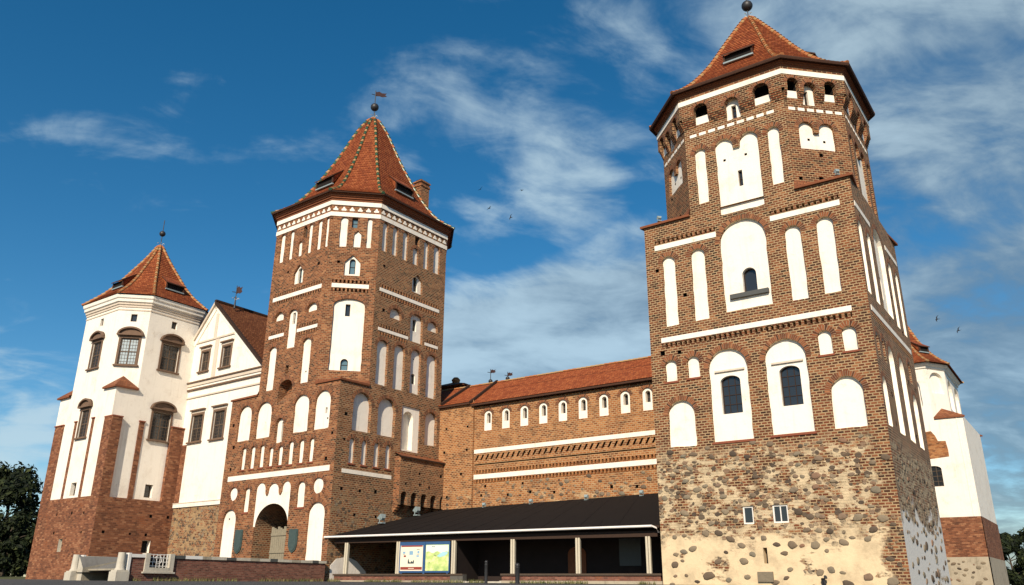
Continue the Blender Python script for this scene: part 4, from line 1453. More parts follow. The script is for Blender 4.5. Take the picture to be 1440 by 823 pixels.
# ================================================================== WHITE TOWER (left)
loc_ = rect_plan(-31.975, 67.926, 4.32, 4.009, -0.629, 1.751)
lwq = rect_plan(-31.975, 67.926, 4.32, 4.009, -0.629)
lsq = [Vector((x * 1.0045, y * 1.0045)) for x, y in rect_plan(-32.157, 66.796, 4.425, 3.188, -0.629)]
for k in (1, 2):
    lsq[k] = lsq[k] - Vector((cos(-.629), sin(-.629))) * .03
LT = thing('palace_tower', 'white octagonal tower on a red buttressed brick base, left of the gabled house', 'tower', (-32, 67.5, 1.9))
LO = [Facade(loc_[i], loc_[(i + 1) % 8], 9 * i) for i in range(8)]
WP = 'white_plaster'


def ren_window(parent, f, u0, u1, v0, v1, hood='arc', glass='window_glass', rec=.12, su=.16, cols=2, rows=2):
    """mullioned window in a stone surround with a segmental or straight hood and a sill"""
    f.holes.append((rect(u0, u1, v0, v1), rec))
    o = window(parent, f, rect(u0, u1, v0, v1), -rec, cols, rows, .1, .09, glass, 'frame_wood')
    g_ = MB()                                           # small glazing bars
    for k in range(1, 6):
        if k != 3:
            u = u0 + (u1 - u0) * k / 6
            g_.box(f.pt(u, (v0 + v1) / 2, -rec + .012), f.u3, f.n3, Z3, .012, .008, (v1 - v0) / 2 - .1, 'frame_wood')
    for k in range(1, 8):
        if k != 4:
            v = v0 + (v1 - v0) * k / 8
            g_.box(f.pt((u0 + u1) / 2, v, -rec + .013), f.u3, f.n3, Z3, (u1 - u0) / 2 - .1, .008, .012, 'frame_wood')
    g_.build('glazing_bar', 'frame_wood', o)
    s_ = MB()
    for a, b, c_, d in ((u0 - su, u0, v0, v1), (u1, u1 + su, v0, v1), (u0 - su, u1 + su, v1, v1 + su * 1.1)):
        s_.prism(f, rect(a, b, c_, d), -.01, .06, 'hood_stone')
    s_.build('surround', 'hood_stone', o)
    h = MB()
    if hood == 'arc':
        a, b, z = u0 - .30, u1 + .30, v1 + su * 1.1 + .02
        c_, hw, r_ = (a + b) / 2, (b - a) / 2, .62
        arc = [(c_ + hw * cos(pi * k / 16), z + .1 + r_ * sin(pi * k / 16)) for k in range(17)]
        arc_in = [(c_ + (hw - .14) * cos(pi * k / 16), z + .12 + (r_ - .16) * sin(pi * k / 16)) for k in range(17)]
        h.prism(f, arc, -.01, .12, 'hood_stone')
        h.prism(f, rect(a - .04, b + .04, z, z + .11), -.01, .28, 'hood_stone')
        for k in range(16):
            q0, q1, i1, i0 = arc[k], arc[k + 1], arc_in[k + 1], arc_in[k]
            h.face([f.pt(*q0, .30), f.pt(*q1, .30), f.pt(*i1, .30), f.pt(*i0, .30)][::-1], None, 'hood_stone')
            h.face([f.pt(*q0, .0), f.pt(*q1, .0), f.pt(*q1, .30), f.pt(*q0, .30)], None, 'hood_stone')
            h.face([f.pt(*i0, .1), f.pt(*i1, .1), f.pt(*i1, .30), f.pt(*i0, .30)], None, 'hood_stone')
    else:
        z = v1 + su * 1.1 + .02
        h.prism(f, rect(u0 - su - .02, u1 + su + .02, z - .02, z + .16), -.01, .06, 'cream_trim')
        h.prism(f, rect(u0 - .28, u1 + .28, z + .16, z + .27), -.01, .22, 'hood_stone')
    h.build('hood', 'hood_stone', o)
    q = MB()
    q.prism(f, rect(u0 - .26, u1 + .26, v0 - .13, v0 - .01), -.01, .18, 'hood_stone')
    q.build('sill', 'hood_stone', o)
    return o


for i, (a, b), gls in ((1, (2.02, 3.36), 'window_glass'), (2, (.56, 1.96), 'pale_window_glass'), (3, (1.52, 3.0), 'window_glass')):
    f = LO[i]
    ren_window(LT, f, a, b, 18.22, 20.45, 'arc', gls)
    c_ = (a + b) / 2
    f.holes.append((rect(c_ - .24, c_ + .24, 21.86, 22.5), .2))
    window(LT, f, rect(c_ - .24, c_ + .24, 21.86, 22.5), -.2, 1, 1, .06, frame='frame_wood', name='attic_window')
for i in range(8):
    f = LO[i]
    wall(LT, f, rect(0, f.L, 16.25, 23.4), WP).build('wall', WP, LT)
ring(LT, loc_, [(-.01, 22.78), (.045, 22.80), (.045, 22.90), (-.01, 22.93)], 'cream_trim', 'string_course')
ring(LT, loc_, [(-.01, 23.05), (.07, 23.08), (.07, 23.22), (.15, 23.28), (.15, 23.42)], 'cream_trim', 'cornice')
ring(LT, loc_, [(.15, 23.42), (.27, 23.50), (.29, 23.72), (.38, 23.80), (.42, 24.06), (-.1, 24.1)], WP, 'cornice')
PL = [(1.115, 24.10), (0.98, 24.62), (0.80, 25.35), (0.62, 26.3), (0.439, 27.5), (0.20, 29.15), (0.03, 30.55)]
spire(LT, loc_, PL, 'roof_tile', ['ridge_orange', 'ridge_cream'], lift=.03)
dormer(LT, loc_, PL, 1, .55, 25.4, 1.5, .6)
dormer(LT, loc_, PL, 3, .5, 25.4, 1.6, .6)
lc = sum(loc_, Vector((0, 0))) / 8
finial(LT, lc.x, lc.y, 30.35, 31.75, .27, 33.1)
# white square part between base and octagon
W0, W1 = Facade(lwq[0], lwq[1], 3), Facade(lwq[1], lwq[2], 21)
s0 = (Vector(lwq[0]) - Vector(lsq[0])).dot(W0.u)        # shift from base coordinates
s1 = (Vector(lwq[1]) - Vector(lsq[1])).dot(W1.u)
ren_window(LT, W0, 3.86 - s0, 5.1 - s0, 12.55, 14.75, 'arc')
ren_window(LT, W1, 3.42 - s1, 5.0 - s1, 12.52, 14.75, 'arc')
for f, u0, u1 in ((W0, 4.32 - s0, 5.12 - s0), (W1, 3.72 - s1, 4.38 - s1)):
    f.holes.append((rect(u0, u1, 8.02, 9.02), .35, WP))
    window(LT, f, rect(u0 + .02, u1 - .02, 8.05, 9.0), -.33, 1, 2, .07, name='niche_window')
for f in (W0, W1):
    wall(LT, f, rect(0, f.L, 7.7, 16.25), WP).build('wall', WP, LT)
for i in (2, 3):
    f = Facade(lwq[i], lwq[(i + 1) % 4])
    wall(LT, f, rect(0, f.L, 1.5, 16.25), WP).build('wall', WP, LT)
for cn, a, b in ((0, 0, 1), (1, 2, 3), (2, 4, 5)):
    corner_cap(LT, lwq[cn], loc_[a], loc_[b], 16.3, 1.0, .22, 'brown_roof_tile', 'corner_roof', True)
# brick base and buttresses
RB = 'red_brick'
B0, B1 = Facade(lsq[0], lsq[1], 5), Facade(lsq[1], lsq[2], 25)
B0.holes.append((rect(4.12, 4.68, 3.9, 4.85), .28, 'pale_stone', 'pale_stone'))
B1.holes.append((rect(4.0, 4.66, 3.9, 4.8), .4, WP, 'void_dark'))
putlogs(B0, .3, 8.6, 4.9, 7.6, 2.2, 1.3, seed=41, size=.10)
putlogs(B1, .3, 6.2, 4.9, 7.6, 1.7, 1.2, seed=42, size=.10)
mb = wall(LT, B0, rect(0, B0.L, 1.2, 7.86), RB)
sheet(mb, B1, rect(0, B1.L, 1.2, 7.80), B1.holes, 0, RB, 25)
for i in (2, 3):
    f = Facade(lsq[i], lsq[(i + 1) % 4])
    sheet(mb, f, rect(0, f.L, 1.2, 7.8), [], 0, RB, 70)
mb.face([Vector((*p, 7.8)) for p in lsq], None, RB)
mb.build('base', RB, LT)


def buttress(f, u0, u1, z0, z1, back, cap=True, prou=0.0):
    mb = MB()
    mb.prism(f, rect(u0, u1, z0, z1), -back, prou, RB)
    o = mb.build('buttress', RB, LT)
    c_ = MB()
    c_.prism(f, rect(u0 - .05, u1 + .05, z1, z1 + .09), -back, prou + .07, 'sill_brick')
    c_.build('cap', 'sill_brick', o)


buttress(B0, 0.0, 1.42, 7.8, 13.80, .25, prou=.003)
buttress(B0, 3.08, 3.42, 7.8, 13.88, .25, prou=-.02)
buttress(B0, 5.74, 6.10, 7.8, 13.92, .25, prou=-.02)
buttress(B1, 2.38, 2.80, 7.75, 13.75, .9, prou=-.25)
buttress(B1, 5.12, 6.34, 7.75, 13.68, .9, prou=-.02)
mb = MB()                                                # corner buttress wraps the corner
cu = B0.L - 1.18
c0, c1, c2, c3 = B0.pt(cu, 0, .004).to_2d(), Vector(lsq[1]), B1.pt(.82, 0, 0.004).to_2d(), None
inner = Vector(lwq[1])
pl = [c0, B0.pt(B0.L + .004, 0, .004).to_2d(), c2, B1.pt(.82, 0, -.9).to_2d(), inner - W0.u * .3, B0.pt(cu, 0, -.35).to_2d()]
for i in range(len(pl)):
    a, b = pl[i], pl[(i + 1) % len(pl)]
    f = Facade(a, b, 31 + 3 * i)
    sheet(mb, f, rect(0, f.L, 7.7, 13.80), [], 0, RB, f.uoff)
mb.face([Vector((*p, 13.80)) for p in pl], None, RB)
o = mb.build('buttress', RB, LT)
mb = MB()
ce = sum(pl, Vector((0, 0))) / len(pl)
ex = [ce + (p - ce) * 1.06 for p in pl]
mb.face([Vector((*p, 13.90)) for p in ex], None, 'sill_brick')
for i in range(len(ex)):
    a, b = ex[i], ex[(i + 1) % len(ex)]
    mb.face([Vector((*a, 13.8)), Vector((*b, 13.8)), Vector((*b, 13.9)), Vector((*a, 13.9))], None, 'sill_brick')
mb.face([Vector((*p, 13.80)) for p in ex][::-1], None, 'sill_brick')
mb.build('cap', 'sill_brick', o)

# ================================================================== GABLED PALACE WING
G = Facade((-26.7034, 66.7680), (-26.7034 + 0.80210 * 14, 66.7680 - 0.59720 * 14))
GB = thing('palace_wing', 'white gabled palace house with brown tiled roof and mullioned windows, on a rubble foot', 'house', (-22.5, 63.8, 1.85))
for u0, u1, v0, v1 in ((.70, 1.72, 18.42, 20.1), (3.62, 4.72, 18.35, 20.1), (.62, 2.05, 12.52, 14.7), (3.6, 5.02, 12.48, 14.7)):
    ren_window(GB, G, u0, u1, v0, v1, 'flat')
EL, AP, ER = (-.9, 21.15), (1.85, 24.30), (9.3, 17.75)
G.holes.append((rect(-.62, .30, 7.4, 12.35), -.05, 'red_brick', 'red_brick'))
wall(GB, G, [(-.9, 7.36), (11, 7.36), (11, ER[1] - 1), ER, AP, EL], WP).build('wall', WP, GB)
mb = MB()
sheet(mb, G, rect(-.9, 11, 1.2, 7.38), [], .02, 'rubble_stone')
stones(mb, G, -.6, 6.5, 2.3, 7.1, 60, 77, big=.1)
mb.build('foot_wall', 'rubble_stone', GB)
mb = MB()
mb.prism(G, rect(-.9, 11, 7.36, 7.66), 0, .12, WP)
mb.prism(G, rect(-.9, 11, 7.66, 7.72), 0, .15, 'cream_trim')
mb.build('ledge', WP, GB)
mb = MB()
for z0, z1, d, mm in ((17.22, 17.50, .16, 'cream_trim'), (17.50, 17.60, .26, 'hood_stone'), (16.88, 17.02, .14, 'hood_stone'), (17.02, 17.22, .08, WP), (16.22, 16.34, .10, 'cream_trim')):
    mb.prism(G, rect(-.9, 11, z0, z1), 0, d, mm)
mb.build('cornice', 'cream_trim', GB)
mb = MB()
mb.prism(G, rect(2.42, 2.92, 17.6, 21.0), 0, .05, 'cream_trim')
mb.prism(G, rect(2.05, 2.42, 21.14, 23.3), 0, .05, 'cream_trim')
mb.prism(G, rect(-.3, 5.0, 21.0, 21.14), 0, .09, 'cream_trim')
mb.build('gable_trim', 'cream_trim', GB)


def rake(a, b, w0, w1, d, mat, name):
    a, b = Vector(a), Vector(b)
    t_ = (b - a).normalized()
    n_ = Vector((-t_.y, t_.x))
    if n_.y < 0:
        n_ = -n_
    mb = MB()
    pl = [a + n_ * w0, b + n_ * w0, b + n_ * w1, a + n_ * w1]
    if (b - a).x < 0:
        pl = pl[::-1]
    mb.prism(G, [tuple(p) for p in pl], -.02, d, mat)
    return mb.build(name, mat, GB)


rake(EL, AP, -.50, -.12, .07, 'white_plaster', 'rake_band')
rake(AP, (9.5, ER[1] - .15), -.42, -.10, .07, 'white_plaster', 'rake_band')
rake(EL, AP, -.10, .10, .22, 'cream_trim', 'verge')
rake(AP, (9.5, ER[1] - .15), -.08, .12, .25, 'dark_wood', 'verge')
mb = MB()
B_ = -15
for a, b in ((EL, AP), (AP, ER)):
    L = hypot(a[0] - b[0], a[1] - b[1])
    n = int(L / .26)
    up_ = b[1] > a[1]
    for k in range(n):
        if k:
            mb.face([G.pt(p[0], p[1] + .10, .2), G.pt(q[0], q[1] + .17, .2), G.pt(q[0], q[1] + .17, B_), G.pt(q[0], q[1] + .10, B_)], None, 'brown_roof_tile')
        p = [a[0] + (b[0] - a[0]) * k / n, a[1] + (b[1] - a[1]) * k / n]
        q = [a[0] + (b[0] - a[0]) * (k + 1) / n, a[1] + (b[1] - a[1]) * (k + 1) / n]
        lo = .15 if (b[1] > a[1]) else .12
        hi = .12 if (b[1] > a[1]) else .15
        mb.face([G.pt(p[0], p[1] + lo, .2), G.pt(q[0], q[1] + hi, .2), G.pt(q[0], q[1] + hi, B_), G.pt(p[0], p[1] + lo, B_)],
                [(0, k * .26), (0, k * .26 + .26), (15, k * .26 + .26), (15, k * .26)], 'brown_roof_tile')
mb.build('roof', 'brown_roof_tile', GB)
mb = MB()
mb.box(G.pt(1.85, 24.48, -7.4), G.u3, G.n3, Z3, .14, 7.6, .08, 'dark_wood')
mb.build('ridge_beam', 'dark_wood', GB)
p_ = G.pt(2.6, 24.4, -1.2)
finial(GB, p_.x, p_.y, 24.5, 25.0, .1, 26.1, (.45, .7), cone='black_metal', cr=.3)

# ================================================================== CURTAIN WALL
CW0, CWU = Vector((-5.2624, 60.8430)), Vector((0.81388, -0.58104))
CWf = Facade(CW0, CW0 + CWU * 22, 7)
CW = thing('curtain_wall', 'orange brick curtain wall between the two brick towers, nine small white arched windows', 'castle wall', (3, 55, 1.85))
F = CWf
for k in range(9):
    u0 = 4.02 + 1.591 * k
    o = niche(CW, F, arch(u0, u0 + .72, 12.2, 13.68), .10, .36)
    F.holes.pop()
    F.holes.append((arch(u0, u0 + .72, 12.2, 13.68), .10))
    bpy.data.objects.remove(o.children[0], do_unlink=True)
    bpy.data.objects.remove(o, do_unlink=True)
    mb = MB()
    sheet(mb, F, arch(u0, u0 + .72, 12.2, 13.68), [(arch(u0 + .2, u0 + .55, 12.74, 13.5), .35, WP)], -.10, WP)
    o = mb.build('niche', WP, CW)
    q = MB()
    arch_ring(q, F, u0, u0 + .72, 13.68, .36, .2)
    q.build('arch_surround', 'arch_brick', o)
    window(CW, F, arch(u0 + .2, u0 + .55, 12.74, 13.5), -.42, 1, 2, .03, glass='window_glass')
band(CW, F, 3.22, 20.5, 10.62, 10.9, frieze=None)
band(CW, F, 3.22, 20.5, 8.80, 9.12, fmat='orange_brick')
n = 38
for k in range(n):
    u0 = 3.3 + 17.1 * k / n
    p = 17.1 / n
    F.holes.append(([(u0, 10.12), (u0 + p * .36, 10.12), (u0 + p * .86, 10.50), (u0 + p * .5, 10.50)], .10))
F.holes.append((rect(3.24, 20.4, 9.78, 9.86), .06))
F.holes.append((rect(3.24, 20.4, 14.02, 14.10), .08))
putlogs(F, 3.3, 17.4, 7.2, 8.6, 2.2, .7, seed=61, size=.10)
OB = 'orange_brick_on_stone'
mb = wall(CW, F, [(3.18, 1.3), (21.5, 1.3), (21.5, 14.4), (3.18, 14.4)], OB)
stones(mb, F, 3.4, 17.4, 7.15, 8.45, 42, 19, big=.05)
mb.build('wall', OB, CW)
F2 = Facade(F.pt(-3, 0, .16).to_2d(), F.pt(3.18, 0, .16).to_2d(), 2)
putlogs(F2, 3.2, 6.0, 7.2, 13.5, 1.8, 1.7, seed=62, size=.09)
mb = wall(CW, F2, rect(0, 6.18, 1.3, 14.55), OB)
mb.face([F2.pt(6.18, 1.3, 0), F2.pt(6.18, 14.5, 0), F2.pt(6.18, 14.5, -.16), F2.pt(6.18, 1.3, -.16)], None, OB)
mb.build('wall', OB, CW)


def lean_roof(u0, u1, ez, rz, dep, over, nm, verge):
    mb = MB()
    L = hypot(dep + over, rz - ez)
    n = int(L / .26)
    for k in range(n):
        d0, d1 = over - (dep + over) * k / n, over - (dep + over) * (k + 1) / n
        z0, z1 = ez + (rz - ez) * k / n, ez + (rz - ez) * (k + 1) / n
        mb.face([F.pt(u0, z0 + .03, d0), F.pt(u1, z0 + .03, d0), F.pt(u1, z1, d1), F.pt(u0, z1, d1)], [(u0, k * .26), (u1, k * .26), (u1, k * .26 + .26), (u0, k * .26 + .26)], 'roof_tile')
        mb.face([F.pt(u0, z0, d0), F.pt(u1, z0, d0), F.pt(u1, z0 + .03, d0), F.pt(u0, z0 + .03, d0)], None, 'roof_tile')
    mb.face([F.pt(u0, rz, -dep), F.pt(u1, rz, -dep), F.pt(u1, ez, -dep * 2), F.pt(u0, ez, -dep * 2)], None, 'roof_tile')
    o = mb.build('roof', 'roof_tile', CW)
    q = MB()
    q.face([F.pt(u0, ez - .02, over - .02), F.pt(u1, ez - .02, over - .02), F.pt(u1, ez - .1, 0), F.pt(u0, ez - .1, 0)], None, 'eave_wood')
    q.face([F.pt(u0, ez - .16, over - .04), F.pt(u1, ez - .16, over - .04), F.pt(u1, ez + .02, over - .04), F.pt(u0, ez + .02, over - .04)], None, 'eave_wood')
    q.build('eave', 'eave_wood', o)
    r_ = MB()
    k = u0
    while k < u1 - .2:
        rows = []
        for uu, rr_ in ((k, .13), (k + .42, .10)):
            c_ = F.pt(uu, rz - .02, -dep)
            rows.append([c_ + F.n3 * rr_ * cos(a) + Z3 * rr_ * sin(a) for a in [pi * j / 6 for j in range(7)]])
        r_.grid(rows, 'ridge_cream' if int(k * 7) % 3 else 'ridge_orange', True)
        k += .38
    r_.build('ridge', 'ridge_cream', o)
    for uu in verge:
        v_ = MB()
        a, b = F.pt(uu, ez, over + .03), F.pt(uu, rz, -dep)
        d = (b - a).normalized()
        v_.box((a + b) / 2 + Z3 * .08, d, F.u3, d.cross(F.u3), (b - a).length / 2, .09, .12, 'dark_wood')
        v_.build('verge_board', 'dark_wood', o)


lean_roof(3.05, 21.5, 14.22, 16.5, 2.9, .38, 'main', (3.05,))
lean_roof(-2.5, 2.98, 14.40, 16.5, 2.9, .42, 'low', (0.35,))
mb = MB()
q0 = Facade(F.pt(22, 0, -5.8).to_2d(), F.pt(-3, 0, -5.8).to_2d())
sheet(mb, q0, rect(0, 25, 1.3, 14.3), [], 0, 'orange_brick')
mb.build('back_wall', 'orange_brick', CW)

# ================================================================== buildings inside the courtyard, only their tops in view
IW = thing('courtyard_house', 'house behind the curtain wall, only roof corner, round chimney and two vanes showing', 'house', (-3, 84, 1.9))
mb = MB()
hx = Facade((-12, 84.5), (6, 80.0))
mb.prism(hx, rect(0, 18, 1.9, 17.6), -6, 0, 'red_brick')
mb.build('wall', 'red_brick', IW)
mb = MB()
for a, b, c_, d in (((-.4, 17.5, .5), (18.4, 17.5, .5), (16, 20.1, -3), (2, 20.1, -3)),
                    ((18.4, 17.5, -6.5), (-.4, 17.5, -6.5), (2, 20.1, -3), (16, 20.1, -3)),
                    ((-.4, 17.5, -6.5), (-.4, 17.5, .5), (2, 20.1, -3), (2, 20.1, -3)),
                    ((18.4, 17.5, .5), (18.4, 17.5, -6.5), (16, 20.1, -3), (16, 20.1, -3))):
    pts = [hx.pt(*q) for q in (a, b, c_, d)]
    mb.face(pts if c_ != d else pts[:3], None, 'brown_roof_tile')
mb.build('roof', 'brown_roof_tile', IW)
for xx, yy, zb, zt in ((-2.16, 82, 21.6, 22.9), (-.39, 82, 21.9, 22.6)):
    finial(IW, xx, yy, 19.9, zb, .22, zt, (.55, .4))
mb = MB()
hq = [Vector((-7.2, 68.2)), Vector((-4.0, 66.2)), Vector((-2.6, 68.4)), Vector((-5.8, 70.4))]
for i in range(4):
    a, b = hq[i], hq[(i + 1) % 4]
    f = Facade(a, b)
    sheet(mb, f, rect(0, f.L, 1.9, 17.5), [], 0, 'dark_brick', 5 * i)
mb.build('stair_turret', 'dark_brick', IW)
ring(IW, hq, [(0, 17.3), (.25, 17.38), (.28, 17.48), (0, 17.52)], 'cornice_brick', 'turret_cornice')
mb = MB()
ap = sum(hq, Vector((0, 0))) / 4
ho = offset_poly(hq, .35)
for i in range(4):
    mb.face([Vector((*ho[i], 17.48)), Vector((*ho[(i + 1) % 4], 17.48)), Vector((*ap, 18.15))], [(0, 0), (4, 0), (2, 2)], 'brown_roof_tile')
mb.build('turret_roof', 'brown_roof_tile', IW)
mb = MB()
mb.tube([(-4.75, 67.9, 17.4), (-4.75, 67.9, 18.0), (-4.75, 67.9, 18.25), (-4.75, 67.9, 18.45)], [.30, .30, .38, .2], 12, 'orange_brick')
mb.build('chimney', 'orange_brick', IW)

# ================================================================== WHITE TOWER behind, on the right
wq = [Vector((30.3425, 78.4114)), Vector((40.1507, 71.4977))]
Wf = Facade(wq[0], wq[1], 4)
wq += [wq[1] - Wf.n * 12, wq[0] - Wf.n * 12]
wch = 1.75
U_, N_ = Wf.u, Wf.n
win_ = 1.05
woc = [wq[0] - N_ * wch, wq[0] + U_ * wch, wq[1] - U_ * (wch + win_ * .55), wq[1] - N_ * (wch + .3) - U_ * win_, wq[2] + N_ * wch - U_ * win_, wq[2] - U_ * (wch + win_), wq[3] + U_ * wch, wq[3] + N_ * wch]
FW = thing('chapel_tower', 'white tower at the right edge with an orange roof, behind the tall brick tower', 'tower', (38, 79, 1.9))
WO = [Facade(woc[i], woc[(i + 1) % 8], 6 * i) for i in range(8)]
fo = WO[1]
for f in WO[:4]:
    n = 2 if f.L > 5 else 1
    for k in range(n):
        c_ = f.L * (k + .5) / n
        hw = min(1.3, f.L / n / 2 - .35)
        niche(FW, f, arch(c_ - hw, c_ + hw, 18.6 if n == 1 else 17.4, 20.6 if n == 1 else 20.4), .30)
    if f.L > 5:
        f.holes.append((rect(f.L * .70, f.L * .70 + .8, 16.3, 17.25), .25))
        window(FW, f, rect(f.L * .70, f.L * .70 + .8, 16.3, 17.25), -.25, 2, 3, .06, .04)
for i in range(8):
    f = WO[i]
    wall(FW, f, rect(0, f.L, 16.25, 21.3), WP).build('wall', WP, FW)
ring(FW, woc, [(-.01, 20.85), (.1, 20.9), (.12, 21.05), (.3, 21.2), (.34, 21.36), (0, 21.4)], WP, 'cornice')
PW = [(1.10, 21.36), (0.97, 21.95), (0.80, 23.0), (0.62, 24.6), (0.40, 27.2), (0.2, 29.8), (0.03, 31.8)]
spire(FW, woc, PW, 'roof_tile', ['ridge_cream', 'ridge_orange'])
dormer(FW, woc, PW, 2, .5, 22.8, 1.1, .6)
wc = sum(woc, Vector((0, 0))) / 8
finial(FW, wc.x, wc.y, 31.6, 33.0, .3, 34.5)
f = Wf
# lower square: white above, brick band, stone foot; a patch of bare brick is left in the plaster
f.holes.append((arch(8.3, 9.6, 10.2, 12.0, .3), .15))
window(FW, f, arch(8.3, 9.6, 10.2, 12.0, .3), -.15, 3, 4, .06, .04)
mb = wall(FW, f, rect(0, 12, 7.55, 16.25), WP)
mb.build('wall', WP, FW)
mb = MB()
rough = lambda pts: [(u + .09 * noise.noise(Vector((u * 3, v * 3, 1))), v + .09 * noise.noise(Vector((u * 3, v * 3, 7)))) for u, v in pts]
mb.prism(f, rough([(7.2, 12.7), (8.2, 12.6), (9.3, 12.65), (10.35, 12.75), (10.4, 13.3), (10.32, 14.1), (9.7, 14.15), (9.55, 14.7), (9.3, 15.1), (8.2, 15.0), (7.3, 15.1)]), -.02, .012, 'orange_brick')
mb.build('bare_brick_patch', 'orange_brick', FW)
for i in (1, 2, 3):
    g_ = Facade(wq[i], wq[(i + 1) % 4], 12 * i)
    wall(FW, g_, rect(0, g_.L, 7.55, 16.25), WP).build('wall', WP, FW)
mb = MB()
mb.prism(f, rect(11.45, 11.53, 7.6, 16.1), 0, .03, WP)
mb.build('corner_strip', WP, FW)
mb, st = MB(), MB()
for i in range(4):
    g_ = Facade(wq[i], wq[(i + 1) % 4], 12 * i)
    sheet(mb, g_, rect(0, g_.L, 4.2, 7.55), [], .05, 'red_brick', 3)
    sheet(st, g_, rect(0, g_.L, 1.2, 4.25), [], .08, 'foot_stone', 3)
mb.build('brick_band', 'red_brick', FW)
stones(st, Facade(Wf.pt(0, 0, .08).to_2d(), Wf.pt(12, 0, .08).to_2d()), 6, 11.8, 1.9, 4.0, 30, 3)
st.build('foot_wall', 'foot_stone', FW)
for cn, a, b in ((0, 0, 1), (1, 2, 3), (2, 4, 5)):
    corner_cap(FW, wq[cn], woc[a], woc[b], 16.27, .95, .15, 'brown_roof_tile', 'corner_roof', True)

# ================================================================== PAVILION between the towers
TH_C = -0.47
c1 = Vector(msq[1])
uC = Vector((cos(TH_C), sin(TH_C)))
PF = Facade(c1, c1 + uC * 22, 0)
PV = thing('pavilion', 'low open pavilion with black roof and cream posts between the two brick towers', 'pavilion', tuple(PF.pt(10.5, 1.85, -3)))
mb = MB()
A, B = PF.pt(-.24, 4.50, .02), PF.pt(21.32, 4.64, .02)
C_, D = CWf.pt(18.2, 7.06, .01), CWf.pt(.02, 6.80, .17)
A2 = MS1.pt(.02, 4.80, .012)
nseg = 10
for k in range(nseg):
    f0, f1 = k / nseg, (k + 1) / nseg
    lo0, lo1 = A.lerp(B, f0), A.lerp(B, f1)
    hi0, hi1 = D.lerp(C_, f0), D.lerp(C_, f1)
    if k == 0:
        lo0 = A
    mb.face([lo0, lo1, hi1, hi0], [(f0 * 21, 0), (f1 * 21, 0), (f1 * 21, 10), (f0 * 21, 10)], 'felt_roof')
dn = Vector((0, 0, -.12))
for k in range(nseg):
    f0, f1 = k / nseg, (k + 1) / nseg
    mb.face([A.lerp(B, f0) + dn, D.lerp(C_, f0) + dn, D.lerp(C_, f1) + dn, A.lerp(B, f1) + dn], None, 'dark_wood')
for k in range(1, 19):
    f0 = k / 19
    p, q = A.lerp(B, f0), D.lerp(C_, f0)
    d = (q - p).normalized()
    mb.box((p + q) / 2 + Z3 * .012, d, PF.u3, d.cross(PF.u3), (q - p).length / 2 - .02, .015, .006, 'felt_roof')
mb.face([A + dn, B + dn, B, A], None, 'dark_wood')
mb.face([B + dn, C_ + dn, C_, B], None, 'dark_wood')
rf = mb.build('roof', 'felt_roof', PV)
mb = MB()
mb.tube([PF.pt(-.24, 4.46, .07), PF.pt(10.0, 4.525, .07), PF.pt(20.95, 4.60, .07)], .065, 8, 'gutter_white')
mb.tube([PF.pt(20.95, 4.60, .07), PF.pt(21.15, 4.52, .0), PF.pt(21.2, 4.3, -.2)], .05, 8, 'gutter_white')
mb.build('gutter', 'gutter_white', PV)
mb = MB()
mb.prism(PF, rect(.3, 21.1, 4.10, 4.40), -.48, -.30, 'dark_wood')
mb.build('beam', 'dark_wood', PV)
for u in (1.25, 5.1, 8.93, 12.75, 16.66, 20.57):
    mb = MB()
    for du in (-.07, .07):
        mb.box(PF.pt(u + du, 3.2, -.38), PF.u3, PF.n3, Z3, .055, .09, .92, 'post_paint')
    mb.box(PF.pt(u, 3.2, -.40), PF.u3, PF.n3, Z3, .03, .05, .92, 'dark_wood')
    mb.build('post', 'post_paint', PV)
for (u0, u1) in ((.55, 9.62), (12.15, 21.2)):
    mb = MB()
    mb.prism(PF, rect(u0, u1, 1.5, 2.2), -.55, -.18, 'parapet_brick')
    o = mb.build('parapet', 'parapet_brick', PV)
    mb = MB()
    mb.prism(PF, rect(u0 - .05, u1 + .05, 2.2, 2.30), -.60, -.10, 'step_wood')
    mb.build('rail', 'step_wood', o)
    mb = MB()
    mb.prism(PF, rect(u0 - .1, u1 + .1, 1.3, 1.93), -.5, -.08, 'foot_stone')
    mb.build('plinth', 'foot_stone', o)
mb = MB()
mb.prism(PF, rect(8.85, 9.68, 1.5, 2.26), -.6, -.14, 'dark_stone')
mb.build('pier', 'dark_stone', PV)
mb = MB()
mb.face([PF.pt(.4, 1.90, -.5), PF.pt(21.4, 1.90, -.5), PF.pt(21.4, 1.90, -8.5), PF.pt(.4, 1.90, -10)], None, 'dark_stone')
mb.prism(PF, rect(9.6, 12.2, 1.3, 1.895), -1.2, -.05, 'pale_stone')
mb.build('floor', 'pale_stone', PV)
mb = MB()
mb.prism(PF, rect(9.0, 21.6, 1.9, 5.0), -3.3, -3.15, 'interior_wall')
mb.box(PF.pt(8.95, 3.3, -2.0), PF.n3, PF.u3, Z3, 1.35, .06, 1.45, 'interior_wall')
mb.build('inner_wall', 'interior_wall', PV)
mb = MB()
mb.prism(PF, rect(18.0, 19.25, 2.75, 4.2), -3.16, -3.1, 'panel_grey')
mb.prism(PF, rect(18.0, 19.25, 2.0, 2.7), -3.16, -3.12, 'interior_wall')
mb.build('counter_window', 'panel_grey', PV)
mb = MB()
mb.prism(PF, arch(14.9, 16.0, 1.95, 3.8, .4), -3.16, -3.08, 'cornice_brick')
mb.build('inner_door', 'cornice_brick', PV)
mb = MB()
pl = [(.35, 1.9), (3.6, 1.9), (3.3, 2.5), (2.5, 3.1), (1.7, 3.35), (.8, 3.2), (.35, 2.8)]  # pale whitewash cut to a sunlit patch; the light is painted in
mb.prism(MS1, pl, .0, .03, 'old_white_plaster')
mb.build('whitewash_sun_patch', 'old_white_plaster', PV)

